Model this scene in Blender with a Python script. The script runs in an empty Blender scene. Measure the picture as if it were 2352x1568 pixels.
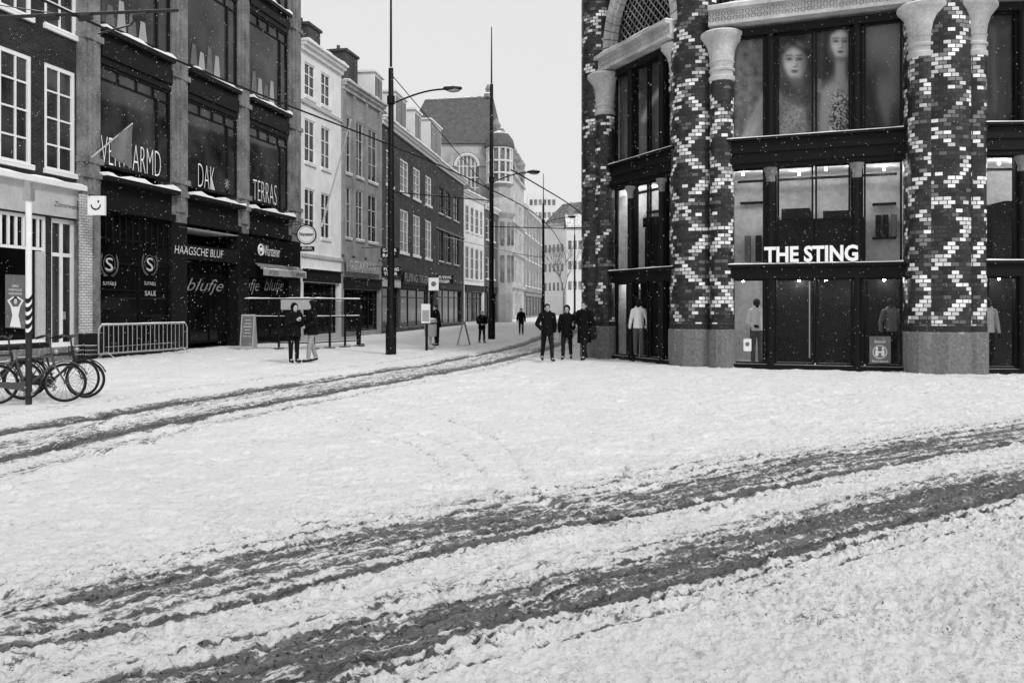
import bpy, math, random
import numpy as np
from mathutils import Vector, Matrix
random.seed(4)
FPX=2000.0; CX=1176.0; HY=705.0; CH=1.7
S=bpy.context.scene; COL=S.collection
def ground(px,py):
    Y=FPX*CH/(py-HY); return ((px-CX)/FPX*Y, Y)
def at(px,Y): return (px-CX)/FPX*Y
def zat(py,Y): return CH+(HY-py)/FPX*Y
# ---------------------------------------------------------------- materials
def nodes(name):
    m=bpy.data.materials.new(name); m.use_nodes=True; nt=m.node_tree
    return m,nt,nt.nodes['Principled BSDF']
def mth(nt,op,a,b=None,c=None):
    n=nt.nodes.new('ShaderNodeMath'); n.operation=op
    for i,v in enumerate((a,b,c)):
        if v is None: continue
        if isinstance(v,(int,float)): n.inputs[i].default_value=v
        else: nt.links.new(v,n.inputs[i])
    return n.outputs[0]
def mixc(nt,f,a,b):
    n=nt.nodes.new('ShaderNodeMix'); n.data_type='RGBA'
    for i,v in ((0,f),(6,a),(7,b)):
        if isinstance(v,(int,float)):
            n.inputs[i].default_value = v if i==0 else (v,v,v,1)
        else: nt.links.new(v,n.inputs[i])
    return n.outputs[2]
def noise(nt,scale,detail=4,vec=None,rough=.55):
    n=nt.nodes.new('ShaderNodeTexNoise'); n.inputs['Scale'].default_value=scale; n.inputs['Detail'].default_value=detail
    n.inputs['Roughness'].default_value=rough
    if vec is not None: nt.links.new(vec,n.inputs['Vector'])
    return n.outputs['Fac']
def ramp(nt,f,a,b):
    n=nt.nodes.new('ShaderNodeMapRange'); n.inputs[1].default_value=a; n.inputs[2].default_value=b
    nt.links.new(f,n.inputs[0]); return n.outputs[0]
def snowmix(nt,col,bs,obj,amount=.62):
    g=nt.nodes.new('ShaderNodeNewGeometry'); sp=nt.nodes.new('ShaderNodeSeparateXYZ'); nt.links.new(g.outputs['True Normal'],sp.inputs[0])
    nz=noise(nt,3.0,4,obj)
    t=mth(nt,'ADD',sp.outputs[2],mth(nt,'MULTIPLY',mth(nt,'SUBTRACT',nz,.5),.5))
    f=ramp(nt,t,amount,amount+.12)
    return mixc(nt,f,col,.86)
def mat(name,c,rough=.8,spec=.3,var=.25,scale=2.5,bump=.15,bscale=30,snow=True,metal=0,amount=.62):
    m,nt,b=nodes(name)
    tc=nt.nodes.new('ShaderNodeTexCoord'); o=tc.outputs['Object']
    n1=noise(nt,scale,5,o); n2=noise(nt,scale*9,3,o)
    f=mth(nt,'ADD',mth(nt,'MULTIPLY',n1,.65),mth(nt,'MULTIPLY',n2,.35))
    f=ramp(nt,f,.32,.68)
    col=mixc(nt,f,c*(1-var),min(1,c*(1+var)))
    if snow: col=snowmix(nt,col,b,o,amount)
    nt.links.new(col,b.inputs['Base Color'])
    b.inputs['Roughness'].default_value=rough; b.inputs['Specular IOR Level'].default_value=spec; b.inputs['Metallic'].default_value=metal
    if bump>0:
        bm=nt.nodes.new('ShaderNodeBump'); bm.inputs['Strength'].default_value=bump; bm.inputs['Distance'].default_value=.02
        nt.links.new(noise(nt,bscale,3,o),bm.inputs['Height']); nt.links.new(bm.outputs[0],b.inputs['Normal'])
    return m
def brickmat(name,c1,c2,mo,w=.22,h=.07,ms=.008):
    m,nt,b=nodes(name)
    tc=nt.nodes.new('ShaderNodeTexCoord'); uv=tc.outputs['UV']
    bt=nt.nodes.new('ShaderNodeTexBrick'); nt.links.new(uv,bt.inputs['Vector'])
    for k,v in (('Color1',c1),('Color2',c2),('Mortar',mo)): bt.inputs[k].default_value=(v,v,v,1)
    for k,v in (('Scale',1),('Mortar Size',ms),('Brick Width',w),('Row Height',h)): bt.inputs[k].default_value=v
    n=ramp(nt,noise(nt,.9,6,uv),.3,.75)
    mx=nt.nodes.new('ShaderNodeMix'); mx.data_type='RGBA'; mx.blend_type='MULTIPLY'; mx.inputs[0].default_value=.5
    nt.links.new(bt.outputs[0],mx.inputs[6]); nt.links.new(n,mx.inputs[7])
    col=snowmix(nt,mx.outputs[2],b,tc.outputs['Object'])
    nt.links.new(col,b.inputs['Base Color']); b.inputs['Roughness'].default_value=.85; b.inputs['Specular IOR Level'].default_value=.15
    bm=nt.nodes.new('ShaderNodeBump'); bm.inputs['Strength'].default_value=.4; bm.inputs['Distance'].default_value=.01; bm.invert=True
    nt.links.new(bt.outputs[1],bm.inputs['Height']); nt.links.new(bm.outputs[0],b.inputs['Normal'])
    return m
def glassmat(name,c,spec=.35,rough=.06,var=.6,scale=.5):
    m,nt,b=nodes(name)
    tc=nt.nodes.new('ShaderNodeTexCoord'); o=tc.outputs['Object']
    f=ramp(nt,noise(nt,scale,3,o),.35,.65)
    nt.links.new(mixc(nt,f,c*(1-var),c*(1+var)),b.inputs['Base Color'])
    b.inputs['Roughness'].default_value=rough; b.inputs['Specular IOR Level'].default_value=spec
    return m
def seeglass(name,t=.97,k=.07):
    m,nt,b=nodes(name); out=nt.nodes['Material Output']
    tr=nt.nodes.new('ShaderNodeBsdfTransparent'); tr.inputs[0].default_value=(t,t,t,1)
    b.inputs['Base Color'].default_value=(.03,.03,.03,1); b.inputs['Roughness'].default_value=.03; b.inputs['Specular IOR Level'].default_value=.5
    mx=nt.nodes.new('ShaderNodeMixShader'); mx.inputs[0].default_value=k
    nt.links.new(tr.outputs[0],mx.inputs[1]); nt.links.new(b.outputs[0],mx.inputs[2]); nt.links.new(mx.outputs[0],out.inputs[0])
    return m
def emis(name,s):
    m,nt,b=nodes(name); b.inputs['Base Color'].default_value=(.9,.9,.9,1)
    b.inputs['Emission Color'].default_value=(1,1,1,1); b.inputs['Emission Strength'].default_value=s
    return m
def attrmat(name,attr):
    m,nt,b=nodes(name); a=nt.nodes.new('ShaderNodeAttribute'); a.attribute_name=attr
    nt.links.new(a.outputs['Fac'],b.inputs['Base Color']); b.inputs['Roughness'].default_value=.5; b.inputs['Specular IOR Level'].default_value=.2
    return m
def colbrick(name='patterned_brick',th=.36):
    m,nt,b=nodes(name)
    tc=nt.nodes.new('ShaderNodeTexCoord'); sp=nt.nodes.new('ShaderNodeSeparateXYZ'); nt.links.new(tc.outputs['UV'],sp.inputs[0])
    U,V=sp.outputs[0],sp.outputs[1]
    M=lambda op,a,bb=None:mth(nt,op,a,bb)
    v=M('DIVIDE',V,.105); row=M('FLOOR',v); fy=M('FRACT',v)
    off=M('MULTIPLY',M('FLOORED_MODULO',row,2),.5)
    c=M('ADD',M('DIVIDE',U,.2),off); colm=M('FLOOR',c); fx=M('FRACT',c)
    mo=M('MAXIMUM',M('LESS_THAN',fx,.11),M('LESS_THAN',fy,.17))
    cb=nt.nodes.new('ShaderNodeCombineXYZ'); nt.links.new(colm,cb.inputs[0]); nt.links.new(row,cb.inputs[1])
    wn=nt.nodes.new('ShaderNodeTexWhiteNoise'); wn.noise_dimensions='2D'; nt.links.new(cb.outputs[0],wn.inputs['Vector'])
    r=wn.outputs['Value']
    cc=M('MULTIPLY',M('SUBTRACT',colm,off),2)
    # stepped diamonds: two families of diagonals, broken up brick by brick
    d1=M('FRACT',M('DIVIDE',M('ADD',cc,row),16)); d2=M('FRACT',M('DIVIDE',M('ADD',M('SUBTRACT',cc,row),7),16))
    on=M('MAXIMUM',M('LESS_THAN',d1,.19),M('LESS_THAN',d2,.19))
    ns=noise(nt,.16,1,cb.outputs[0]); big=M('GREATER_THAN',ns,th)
    w=M('MAXIMUM',M('MULTIPLY',M('MULTIPLY',on,big),M('LESS_THAN',r,.74)),M('LESS_THAN',r,.03))
    r2=M('FRACT',M('MULTIPLY',r,17.3))
    dark=mixc(nt,r2,.012,.05)
    dark=mixc(nt,M('GREATER_THAN',r2,.9),dark,.12)
    wh=mixc(nt,M('FRACT',M('MULTIPLY',r,31.7)),.5,.95)
    wh=mixc(nt,M('GREATER_THAN',M('FRACT',M('MULTIPLY',r,53.1)),.74),wh,.2)
    col=mixc(nt,w,dark,wh)
    col=mixc(nt,mo,col,.02)
    nt.links.new(col,b.inputs['Base Color']); b.inputs['Roughness'].default_value=.35; b.inputs['Specular IOR Level'].default_value=.3
    bm=nt.nodes.new('ShaderNodeBump'); bm.inputs['Strength'].default_value=.6; bm.inputs['Distance'].default_value=.008; bm.invert=True
    nt.links.new(mo,bm.inputs['Height']); nt.links.new(bm.outputs[0],b.inputs['Normal'])
    return m
MT=dict(
 black=mat('black_metal',.006,.5,.15,bump=0), dark=mat('dark_frame',.009,.55,.15,bump=.05), iron=mat('cast_iron',.02,.5,.3),
 darkns=mat('dark_plain',.005,.6,.08,snow=False,bump=0), stone=mat('weathered_stone',.19,.85,.15,.6,1.2), pale=mat('pale_stone',.45,.8,.2,.4,1.5),
 granite=mat('granite',.16,.7,.3,.45,14,.1,60), white=mat('white_paint',.8,.55,.3,.08,2,.03), whitens=mat('white_plain',.92,.6,.2,.02,snow=False,bump=0),
 plaster=mat('pale_plaster',.78,.8,.2,.14,1.0), grey=mat('grey_plaster',.27,.8,.2,.3,1.2), lgrey=mat('light_grey_plaster',.48,.8,.2,.2,1.2),
 snow=mat('piled_snow',.92,.7,.2,.03,4,.4,25,snow=False), dullsnow=mat('dull_snow',.55,.8,.2,.25,30,.6,50,snow=False), glass=glassmat('dark_glass',.007,.14), glass2=glassmat('grey_glass',.035,.25,.06,.85), 
 slate=mat('slate_roof',.06,.7,.3,.35,3,.3,20,amount=.78), slatef=mat('hazed_slate',.11,.8,.2,.3,2,.2,14,amount=.8),  # distant slate is lightened in its colour to stand for snow haze
 brick=brickmat('dark_brick',.02,.045,.08), brick2=brickmat('brown_brick',.05,.10,.13), brick3=brickmat('hazy_brick',.12,.17,.18), wbrick=brickmat('white_glazed_brick',.65,.78,.2,.22,.09,.01),  # hazy brick: distance haze put into the brick colours
 fstone=mat('hazed_stone',.42,.85,.2,.35,.6), fdark=mat('hazed_dark_wall',.24,.85,.2,.3,.5), fwhite=mat('hazed_white_wall',.68,.85,.2,.1,.5), fwin=glassmat('hazed_window',.2,.2,.3),  # far palette: snow haze painted into the base colours of walls and panes
 see=seeglass('shop_glass',.98,.09), screen=seeglass('screen_glass',.8,.15), lamp=emis('lit_lamp',230), room=mat('room_wall',.72,.9,.1,.4,.8,0,snow=False), ceil=mat('room_ceiling',.85,.9,.1,.1,.8,0,snow=False), rdark=mat('room_dark',.015,.9,.1,.5,1,0,snow=False),
 skin=mat('skin',.42,.6,.3,.06,8,0,snow=False), coat=mat('black_cloth',.007,.9,.1,.3,12,.3,60,snow=False), coat2=mat('charcoal_cloth',.014,.9,.1,.3,12,.3,60,snow=False), jeans=mat('grey_denim',.1,.9,.1,.25,14,.2,60,snow=False), ltrous=mat('light_trousers',.3,.9,.1,.2,14,.2,60,snow=False), hair=mat('dark_hair',.012,.6,.3,.3,30,.3,80,snow=False),
 rubber=mat('rubber',.008,.8,.2,bump=0,snow=False), steel=mat('galvanised_steel',.35,.45,.5,.2,6,.05,metal=.4), chrome=mat('chrome',.3,.35,.5,snow=False,metal=.6,bump=0), rim=mat('wheel_rim',.05,.4,.4,snow=False,bump=0), bikeg=mat('bike_enamel',.012,.35,.4,snow=False,bump=0), bikel=mat('bike_grey',.06,.35,.4,snow=False,bump=0),
 sign=mat('sign_white',.8,.5,.3,.05,2,0), signg=mat('sign_grey',.36,.5,.3,.08,2,0), ink=mat('black_ink',.01,.6,.2,bump=0,snow=False), midink=mat('grey_ink',.14,.6,.2,bump=0,snow=False), lightink=mat('pale_ink',.5,.6,.2,bump=0,snow=False), dimink=mat('dim_letters',.26,.7,.2,bump=0,snow=False),
 print=attrmat('printed_poster','tone'),
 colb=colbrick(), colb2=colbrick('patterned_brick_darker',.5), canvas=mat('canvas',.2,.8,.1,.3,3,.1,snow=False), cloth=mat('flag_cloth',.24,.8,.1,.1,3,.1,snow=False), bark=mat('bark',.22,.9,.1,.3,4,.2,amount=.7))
# ---------------------------------------------------------------- mesh helper
ORG={}
class MB:
    def __init__(s): s.v=[]; s.f=[]
    def add(s,vs,fs):
        b=len(s.v); s.v+= [tuple(v) for v in vs]; s.f+=[tuple(b+i for i in f) for f in fs]; return s
    def quadbox(s,P):
        return s.add(P,[(0,3,2,1),(4,5,6,7),(0,1,5,4),(1,2,6,5),(2,3,7,6),(3,0,4,7)])
    def box(s,x0,x1,y0,y1,z0,z1):
        return s.quadbox([(x0,y0,z0),(x1,y0,z0),(x1,y1,z0),(x0,y1,z0),(x0,y0,z1),(x1,y0,z1),(x1,y1,z1),(x0,y1,z1)])
    def tube(s,p0,p1,r0,r1=None,n=8,cap=True):
        r1=r0 if r1 is None else r1
        p0=Vector(p0);p1=Vector(p1); d=(p1-p0)
        if d.length<1e-6: return s
        d.normalize(); a=d.orthogonal().normalized(); b=d.cross(a)
        vs=[]
        for p,r in ((p0,r0),(p1,r1)):
            for k in range(n):
                t=2*math.pi*k/n; vs.append(p+a*(math.cos(t)*r)+b*(math.sin(t)*r))
        fs=[(k,(k+1)%n,n+(k+1)%n,n+k) for k in range(n)]
        if cap: fs+=[tuple(range(n-1,-1,-1)),tuple(range(n,2*n))]
        return s.add(vs,fs)
    def path(s,pts,r,n=6,closed=False):
        L=len(pts)
        for i in range(L if closed else L-1): s.tube(pts[i],pts[(i+1)%L],r,r,n)
        return s
    def sphere(s,c,r,sc=(1,1,1),n=12,m=8):
        vs=[(c[0],c[1],c[2]-r*sc[2])]; fs=[]
        for i in range(1,m):
            ph=-math.pi/2+math.pi*i/m
            for k in range(n):
                t=2*math.pi*k/n
                vs.append((c[0]+r*sc[0]*math.cos(ph)*math.cos(t),c[1]+r*sc[1]*math.cos(ph)*math.sin(t),c[2]+r*sc[2]*math.sin(ph)))
        vs.append((c[0],c[1],c[2]+r*sc[2])); T=len(vs)-1
        for k in range(n):
            fs.append((0,1+(k+1)%n,1+k)); fs.append((T,T-n+k,T-n+(k+1)%n))
        for i in range(m-2):
            for k in range(n):
                a=1+i*n+k; b=1+i*n+(k+1)%n; fs.append((a,b,b+n,a+n))
        return s.add(vs,fs)
    def cap(s,p0,p1,r0,r1):
        s.tube(p0,p1,r0,r1,12); s.sphere(p0,r0); s.sphere(p1,r1); return s
    def lathe(s,cx,cy,prof,n=24):
        vs=[];fs=[]; N=n
        for r,z in prof:
            for k in range(N):
                t=2*math.pi*k/n; vs.append((cx+r*math.cos(t),cy+r*math.sin(t),z))
        for i in range(len(prof)-1):
            for k in range(n):
                k2=(k+1)%N; fs.append((i*N+k,i*N+k2,(i+1)*N+k2,(i+1)*N+k))
        fs.append(tuple(range(N-1,-1,-1))); fs.append(tuple(range((len(prof)-1)*N,len(prof)*N)))
        return s.add(vs,fs)
    def torus(s,c,R,r,ax,n=36,m=8):
        ax=Vector(ax).normalized(); a=ax.orthogonal().normalized(); b=ax.cross(a); c=Vector(c); vs=[];fs=[]
        for i in range(n):
            t=2*math.pi*i/n; d=a*math.cos(t)+b*math.sin(t)
            for j in range(m):
                q=2*math.pi*j/m; vs.append(c+d*(R+r*math.cos(q))+ax*(r*math.sin(q)))
        for i in range(n):
            for j in range(m):
                fs.append((i*m+j,((i+1)%n)*m+j,((i+1)%n)*m+(j+1)%m,i*m+(j+1)%m))
        return s.add(vs,fs)
    def build(s,name,m,parent=None,frame=None,origin=None,smooth=False,uvs=None):
        o0=Vector(ORG[parent.name]) if parent else Vector(origin or (0,0,0))
        me=bpy.data.meshes.new(name); me.from_pydata([tuple(Vector(v)-o0) for v in s.v],[],s.f); me.update()
        me.materials.append(MT[m] if isinstance(m,str) else m)
        if frame:
            uvl=me.uv_layers.new(name='UVMap'); vi=np.empty(len(me.loops),dtype=np.int32); me.loops.foreach_get('vertex_index',vi)
            co=np.array(s.v)[vi]; A=np.array([frame.A.x,frame.A.y]); d=np.array([frame.d.x,frame.d.y]); n=np.array([frame.n.x,frame.n.y])
            rel=co[:,:2]-A; uv=np.stack([rel@d+rel@n,co[:,2]],1); uvl.data.foreach_set('uv',uv.astype(np.float32).ravel())
        if uvs is not None:
            uvl=me.uv_layers.new(name='UVMap')
            for p in me.polygons:
                us=[uvs[me.loops[l].vertex_index] for l in p.loop_indices]
                mxu=max(u[0] for u in us)
                for l,u in zip(p.loop_indices,us):
                    uu=u[0]
                    if mxu-uu>uvs[-1]/2: uu+=uvs[-1]
                    uvl.data[l].uv=(uu,u[1])
        if smooth:
            me.polygons.foreach_set('use_smooth',[True]*len(me.polygons))
            if hasattr(me,'set_sharp_from_angle'): me.set_sharp_from_angle(angle=math.radians(45))
        o=bpy.data.objects.new(name,me); COL.objects.link(o)
        if parent: o.parent=parent
        else: o.location=o0
        ORG[o.name]=tuple(o0); return o
def tag(o,label,cat=None,group=None,kind=None):
    if label: o['label']=label
    if cat: o['category']=cat
    if group: o['group']=group
    if kind: o['kind']=kind
    return o
def thing(name,label,cat,loc,group=None):
    o=bpy.data.objects.new(name,None); COL.objects.link(o); o.location=loc; o.empty_display_size=.3; ORG[o.name]=tuple(loc)
    return tag(o,label,cat,group)
class Fr:
    def __init__(s,x0,y0,x1,y1):
        s.A=Vector((x0,y0)); D=Vector((x1-x0,y1-y0)); s.L=D.length; s.d=D.normalized(); s.n=Vector((s.d.y,-s.d.x))
    def P(s,u,v,z):
        p=s.A+s.d*u+s.n*v; return (p.x,p.y,z)
    def u(s,px):
        k=(px-CX)/FPX
        return (k*s.A.y-s.A.x)/(s.d.x-k*s.d.y)
    def Y(s,px): return s.A.y+s.d.y*s.u(px)
    def z(s,px,py): return CH+(HY-py)/FPX*s.Y(px)
    def box(s,mb,u0,u1,v0,v1,z0,z1):
        P=s.P; return mb.quadbox([P(u0,v1,z0),P(u1,v1,z0),P(u1,v0,z0),P(u0,v0,z0),P(u0,v1,z1),P(u1,v1,z1),P(u1,v0,z1),P(u0,v0,z1)])
    def tube(s,mb,a,b,r,n=6): return mb.tube(s.P(*a),s.P(*b),r,r,n)
def text(body,F,u0,u1,z0,z1,v,m,parent,name='lettering',bold=0,shear=0,depth=.01,fitw=True):
    cu=bpy.data.curves.new('t','FONT'); cu.body=body; cu.size=1; cu.offset=bold; cu.shear=shear; cu.extrude=0; cu.resolution_u=3
    ob=bpy.data.objects.new('t',cu); COL.objects.link(ob); dg=bpy.context.evaluated_depsgraph_get(); dg.update()
    me=bpy.data.meshes.new_from_object(ob.evaluated_get(dg)); bpy.data.objects.remove(ob)
    if not len(me.vertices): return None
    xs=[q.co.x for q in me.vertices]; ys=[q.co.y for q in me.vertices]
    w=max(xs)-min(xs); h=max(ys)-min(ys); mnx,mny=min(xs),min(ys)
    mb=MB(); sz=(z1-z0)/h; sx=(u1-u0)/w if fitw else sz
    vs=[F.P(u0+(q.co.x-mnx)*sx,v,z0+(q.co.y-mny)*sz) for q in me.vertices]
    mb.add(vs,[tuple(p.vertices) for p in me.polygons]); bpy.data.meshes.remove(me)
    return mb.build(name,m,parent)
def decal(F,pts,v,m,parent,name,origin=None):
    mb=MB(); vs=[F.P(F.u(x),v,F.z(x,y)) for x,y in pts]; mb.add(vs,[tuple(range(len(vs)))[::-1]]); return mb.build(name,m,parent,origin=origin)
def ell(cx,cy,rx,ry,n=20,rot=0):
    r=math.radians(rot); return [(cx+rx*math.cos(t)*math.cos(r)-ry*math.sin(t)*math.sin(r),cy+rx*math.cos(t)*math.sin(r)+ry*math.sin(t)*math.cos(r)) for t in [2*math.pi*k/n for k in range(n)]]
def wall(F,L,z1,ops,depth,rev,m,parent,name='wall',z0=-.15,u0=0):
    mb=MB(); P=F.P
    us=sorted(set([u0,L]+[min(max(o[i],u0),L) for o in ops for i in (0,1)])); zs=sorted(set([z0,z1]+[min(max(o[i],z0),z1) for o in ops for i in (2,3)]))
    for i in range(len(us)-1):
        for j in range(len(zs)-1):
            if us[i+1]-us[i]<1e-4 or zs[j+1]-zs[j]<1e-4: continue
            cu=(us[i]+us[i+1])/2; cz=(zs[j]+zs[j+1])/2
            if any(o[0]<cu<o[1] and o[2]<cz<o[3] for o in ops): continue
            mb.add([P(us[i],0,zs[j]),P(us[i+1],0,zs[j]),P(us[i+1],0,zs[j+1]),P(us[i],0,zs[j+1])],[(0,1,2,3)])
    for a,b,c,d in ops:
        mb.add([P(a,0,c),P(b,0,c),P(b,0,d),P(a,0,d),P(a,-rev,c),P(b,-rev,c),P(b,-rev,d),P(a,-rev,d)],[(0,4,5,1),(1,5,6,2),(2,6,7,3),(3,7,4,0)])
    mb.add([P(u0,0,z0),P(u0,-depth,z0),P(u0,-depth,z1),P(u0,0,z1),P(L,0,z0),P(L,-depth,z0),P(L,-depth,z1),P(L,0,z1)],[(0,3,2,1),(4,5,6,7),(1,2,6,5),(3,7,6,2)])
    return mb.build(name,m,parent,F)
def window(F,o,parent,cols=2,rows=2,fm='white',pm='glass',fw=.07,rec=.14,sill=True,name='window',mw=.04,sm='white',bars=None):
    u0,u1,z0,z1=o; mb=MB(); t=.06
    F.box(mb,u0,u0+fw,-rec,-rec+t,z0,z1); F.box(mb,u1-fw,u1,-rec,-rec+t,z0,z1)
    F.box(mb,u0+fw,u1-fw,-rec,-rec+t,z0,z0+fw); F.box(mb,u0+fw,u1-fw,-rec,-rec+t,z1-fw,z1)
    for k in range(1,cols):
        c=u0+(u1-u0)*k/cols; F.box(mb,c-mw/2,c+mw/2,-rec,-rec+t*.8,z0+fw,z1-fw)
    rr=[k/rows for k in range(1,rows)] if bars is None else bars
    for k in rr:
        c=z0+(z1-z0)*k; F.box(mb,u0+fw,u1-fw,-rec,-rec+t*.7,c-mw/2,c+mw/2)
    w=mb.build(name,fm,parent,F)
    mb=MB(); F.box(mb,u0+.01,u1-.01,-rec-.03,-rec-.005,z0+.01,z1-.01); mb.build('pane',pm,w,F)
    if sill:
        mb=MB(); F.box(mb,u0-.06,u1+.06,.003-rec,.09,z0-.1,z0+.004); mb.build('sill',sm,w,F)
        mb=MB(); F.box(mb,u0-.05,u1+.05,-rec+t+.01,.1,z0+.008,z0+.05+random.random()*.03); mb.build('snow','snow',w)
    return w
def op(F,px0,px1,yt,yb):
    return (F.u(px0),F.u(px1),F.z(px0,yb),F.z(px0,yt))
def shopfront(F,parent,u0,u1,z1,cols=4,m='dark',pm='glass',fasc='dark',fz=.6):
    w=window(F,(u0,u1,.25,z1),parent,cols,1,m,pm,.08,.2,False,'shop_window',.07,bars=[.78])
    mb=MB(); F.box(mb,u0-.1,u1+.1,.004,.16,z1+.03,z1+fz); b=mb.build('fascia',fasc,parent,F)
    mb=MB(); F.box(mb,u0-.12,u1+.12,.004,.26,z1+fz+.003,z1+fz+.08); mb.build('ledge','dark',parent,F)
def snowcap(F,parent,u0,u1,v0,v1,z,h=.08,name='snow'):
    mb=MB(); n=max(2,int((u1-u0)/.25)); P=F.P; 
    for i in range(n):
        a=u0+(u1-u0)*i/n; b=u0+(u1-u0)*(i+1)/n
        h0=h*(.6+.4*math.sin(a*3.1)+.2*math.sin(a*7)); h1=h*(.6+.4*math.sin(b*3.1)+.2*math.sin(b*7)); h0=max(h0,.02);h1=max(h1,.02)
        mb.quadbox([P(a,v1,z),P(b,v1,z),P(b,v0,z),P(a,v0,z),P(a,v1-.02,z+h0),P(b,v1-.02,z+h1),P(b,v0,z+h1),P(a,v0,z+h0)])
    return mb.build(name,'snow',parent)
def pitched(F,parent,L,z,depth,h,m='slate',u0=0,over=.15):
    mb=MB(); P=F.P; mb.add([P(u0,over,z),P(L,over,z),P(L,-depth*.5,z+h),P(u0,-depth*.5,z+h),P(u0,-depth,z),P(L,-depth,z)],[(0,1,2,3),(3,2,5,4),(0,3,4),(1,5,2),(0,4,5,1)])
    return mb.build('roof',m,parent,F)
def dormer(F,roof,u0,u1,z0,z1,v=-.8,m='white'):
    mb=MB(); F.box(mb,u0,u1,v-2.5,v,z0,z1); F.box(mb,u0-.12,u1+.12,v-2.6,v+.12,z1+.002,z1+.15); d=mb.build('dormer',m,roof,F)
    for a,b in ((u0+.2,(u0+u1)/2-.04),((u0+u1)/2+.04,u1-.2)):
        mb=MB(); F.box(mb,a,b,v+.002,v+.03,z0+.25,z1-.2); mb.build('dormer_window','glass2',roof,F)
def chimney(F,roof,u0,u1,v0,v1,z0,z1,m='brick2'):
    mb=MB(); F.box(mb,u0,u1,v0,v1,z0,z1); F.box(mb,u0-.1,u1+.1,v0-.1,v1+.1,z1+.002,z1+.15)
    for k in (.3,.7): c=F.P(u0+(u1-u0)*k,(v0+v1)/2,z1+.15); mb.tube(c,(c[0],c[1],z1+.55),.13,.1,8)
    mb.build('chimney',m,roof,F)
def cornice(F,parent,u0,u1,z,m='white',p=.45,h=.5):
    mb=MB(); F.box(mb,u0,u1,.004,p*.35,z-h,z-h*.55); F.box(mb,u0-.03,u1+.03,.004,p*.7,z-h*.55+.002,z-h*.2); F.box(mb,u0-.06,u1+.06,-.2,p,z-h*.2+.002,z+.02)
    c=mb.build('cornice',m,parent,F); snowcap(F,c,u0,u1,-.15,p-.03,z+.024,.07); return c
# ================================================================ GROUND
def vnoise(x,y,seed=0):
    rng=np.random.RandomState(seed); T=rng.rand(256,256)
    xi=np.floor(x).astype(int); yi=np.floor(y).astype(int); fx=x-xi; fy=y-yi; fx=fx*fx*(3-2*fx); fy=fy*fy*(3-2*fy)
    a=T[xi&255,yi&255]; b=T[(xi+1)&255,yi&255]; c=T[xi&255,(yi+1)&255]; d=T[(xi+1)&255,(yi+1)&255]
    return (a*(1-fx)+b*fx)*(1-fy)+(c*(1-fx)+d*fx)*fy
def fbm(x,y,o=4,seed=0):
    r=0;a=.5
    for i in range(o): r=r+a*vnoise(x*2**i+i*17.3,y*2**i+i*9.1,seed+i); a*=.5
    return r/(1-.5**o)
def sm(x,a,b):
    t=np.clip((x-a)/(b-a),0,1); return t*t*(3-2*t)
def catmull(pts,k=6):
    out=[]; P=[np.array(p,float) for p in pts]; P=[2*P[0]-P[1]]+P+[2*P[-1]-P[-2]]
    for i in range(1,len(P)-2):
        for j in range(k):
            t=j/k; a,b,c,d=P[i-1],P[i],P[i+1],P[i+2]
            out.append(.5*((2*b)+(-a+c)*t+(2*a-5*b+4*c-d)*t*t+(-a+3*b-3*c+d)*t**3))
    out.append(P[-2]); return np.array(out)
def dist(X,Y,pl):
    best=np.full(X.shape,1e9); D=np.zeros(X.shape); Sx=np.zeros(X.shape); acc=0
    for i in range(len(pl)-1):
        a=pl[i]; b=pl[i+1]; e=b-a; l=np.hypot(*e); e=e/l
        rx=X-a[0]; ry=Y-a[1]; t=rx*e[0]+ry*e[1]; tc=np.clip(t,0,l); sd=rx*(-e[1])+ry*e[0]
        dd=np.hypot(rx-tc*e[0],ry-tc*e[1]); m=dd<best
        best=np.where(m,dd,best); D=np.where(m,np.sign(sd)*dd,D); Sx=np.where(m,acc+tc,Sx); acc+=l
    return D,Sx
TRK=catmull([(-7.6,2),(-7.0,7),(-6.35,10.8),(-5.2,15.4),(-3.02,21.9),(-1.09,28.6),(1.26,39.5),(3.2,56.7),(5.3,85),(9,150)])
R1=catmull([(-12,-3),(-6,2.0),(-2.72,4.63),(0,6.94),(3,9.15),(7,11.9),(12,15),(30,25)])
R2=catmull([(-10,-2.2),(-4,2.1),(-1.73,3.75),(0,4.98),(.85,5.58),(2.75,7.0),(4.9,8.5),(9,11.2),(14,14.0),(32,23.5)])
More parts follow.
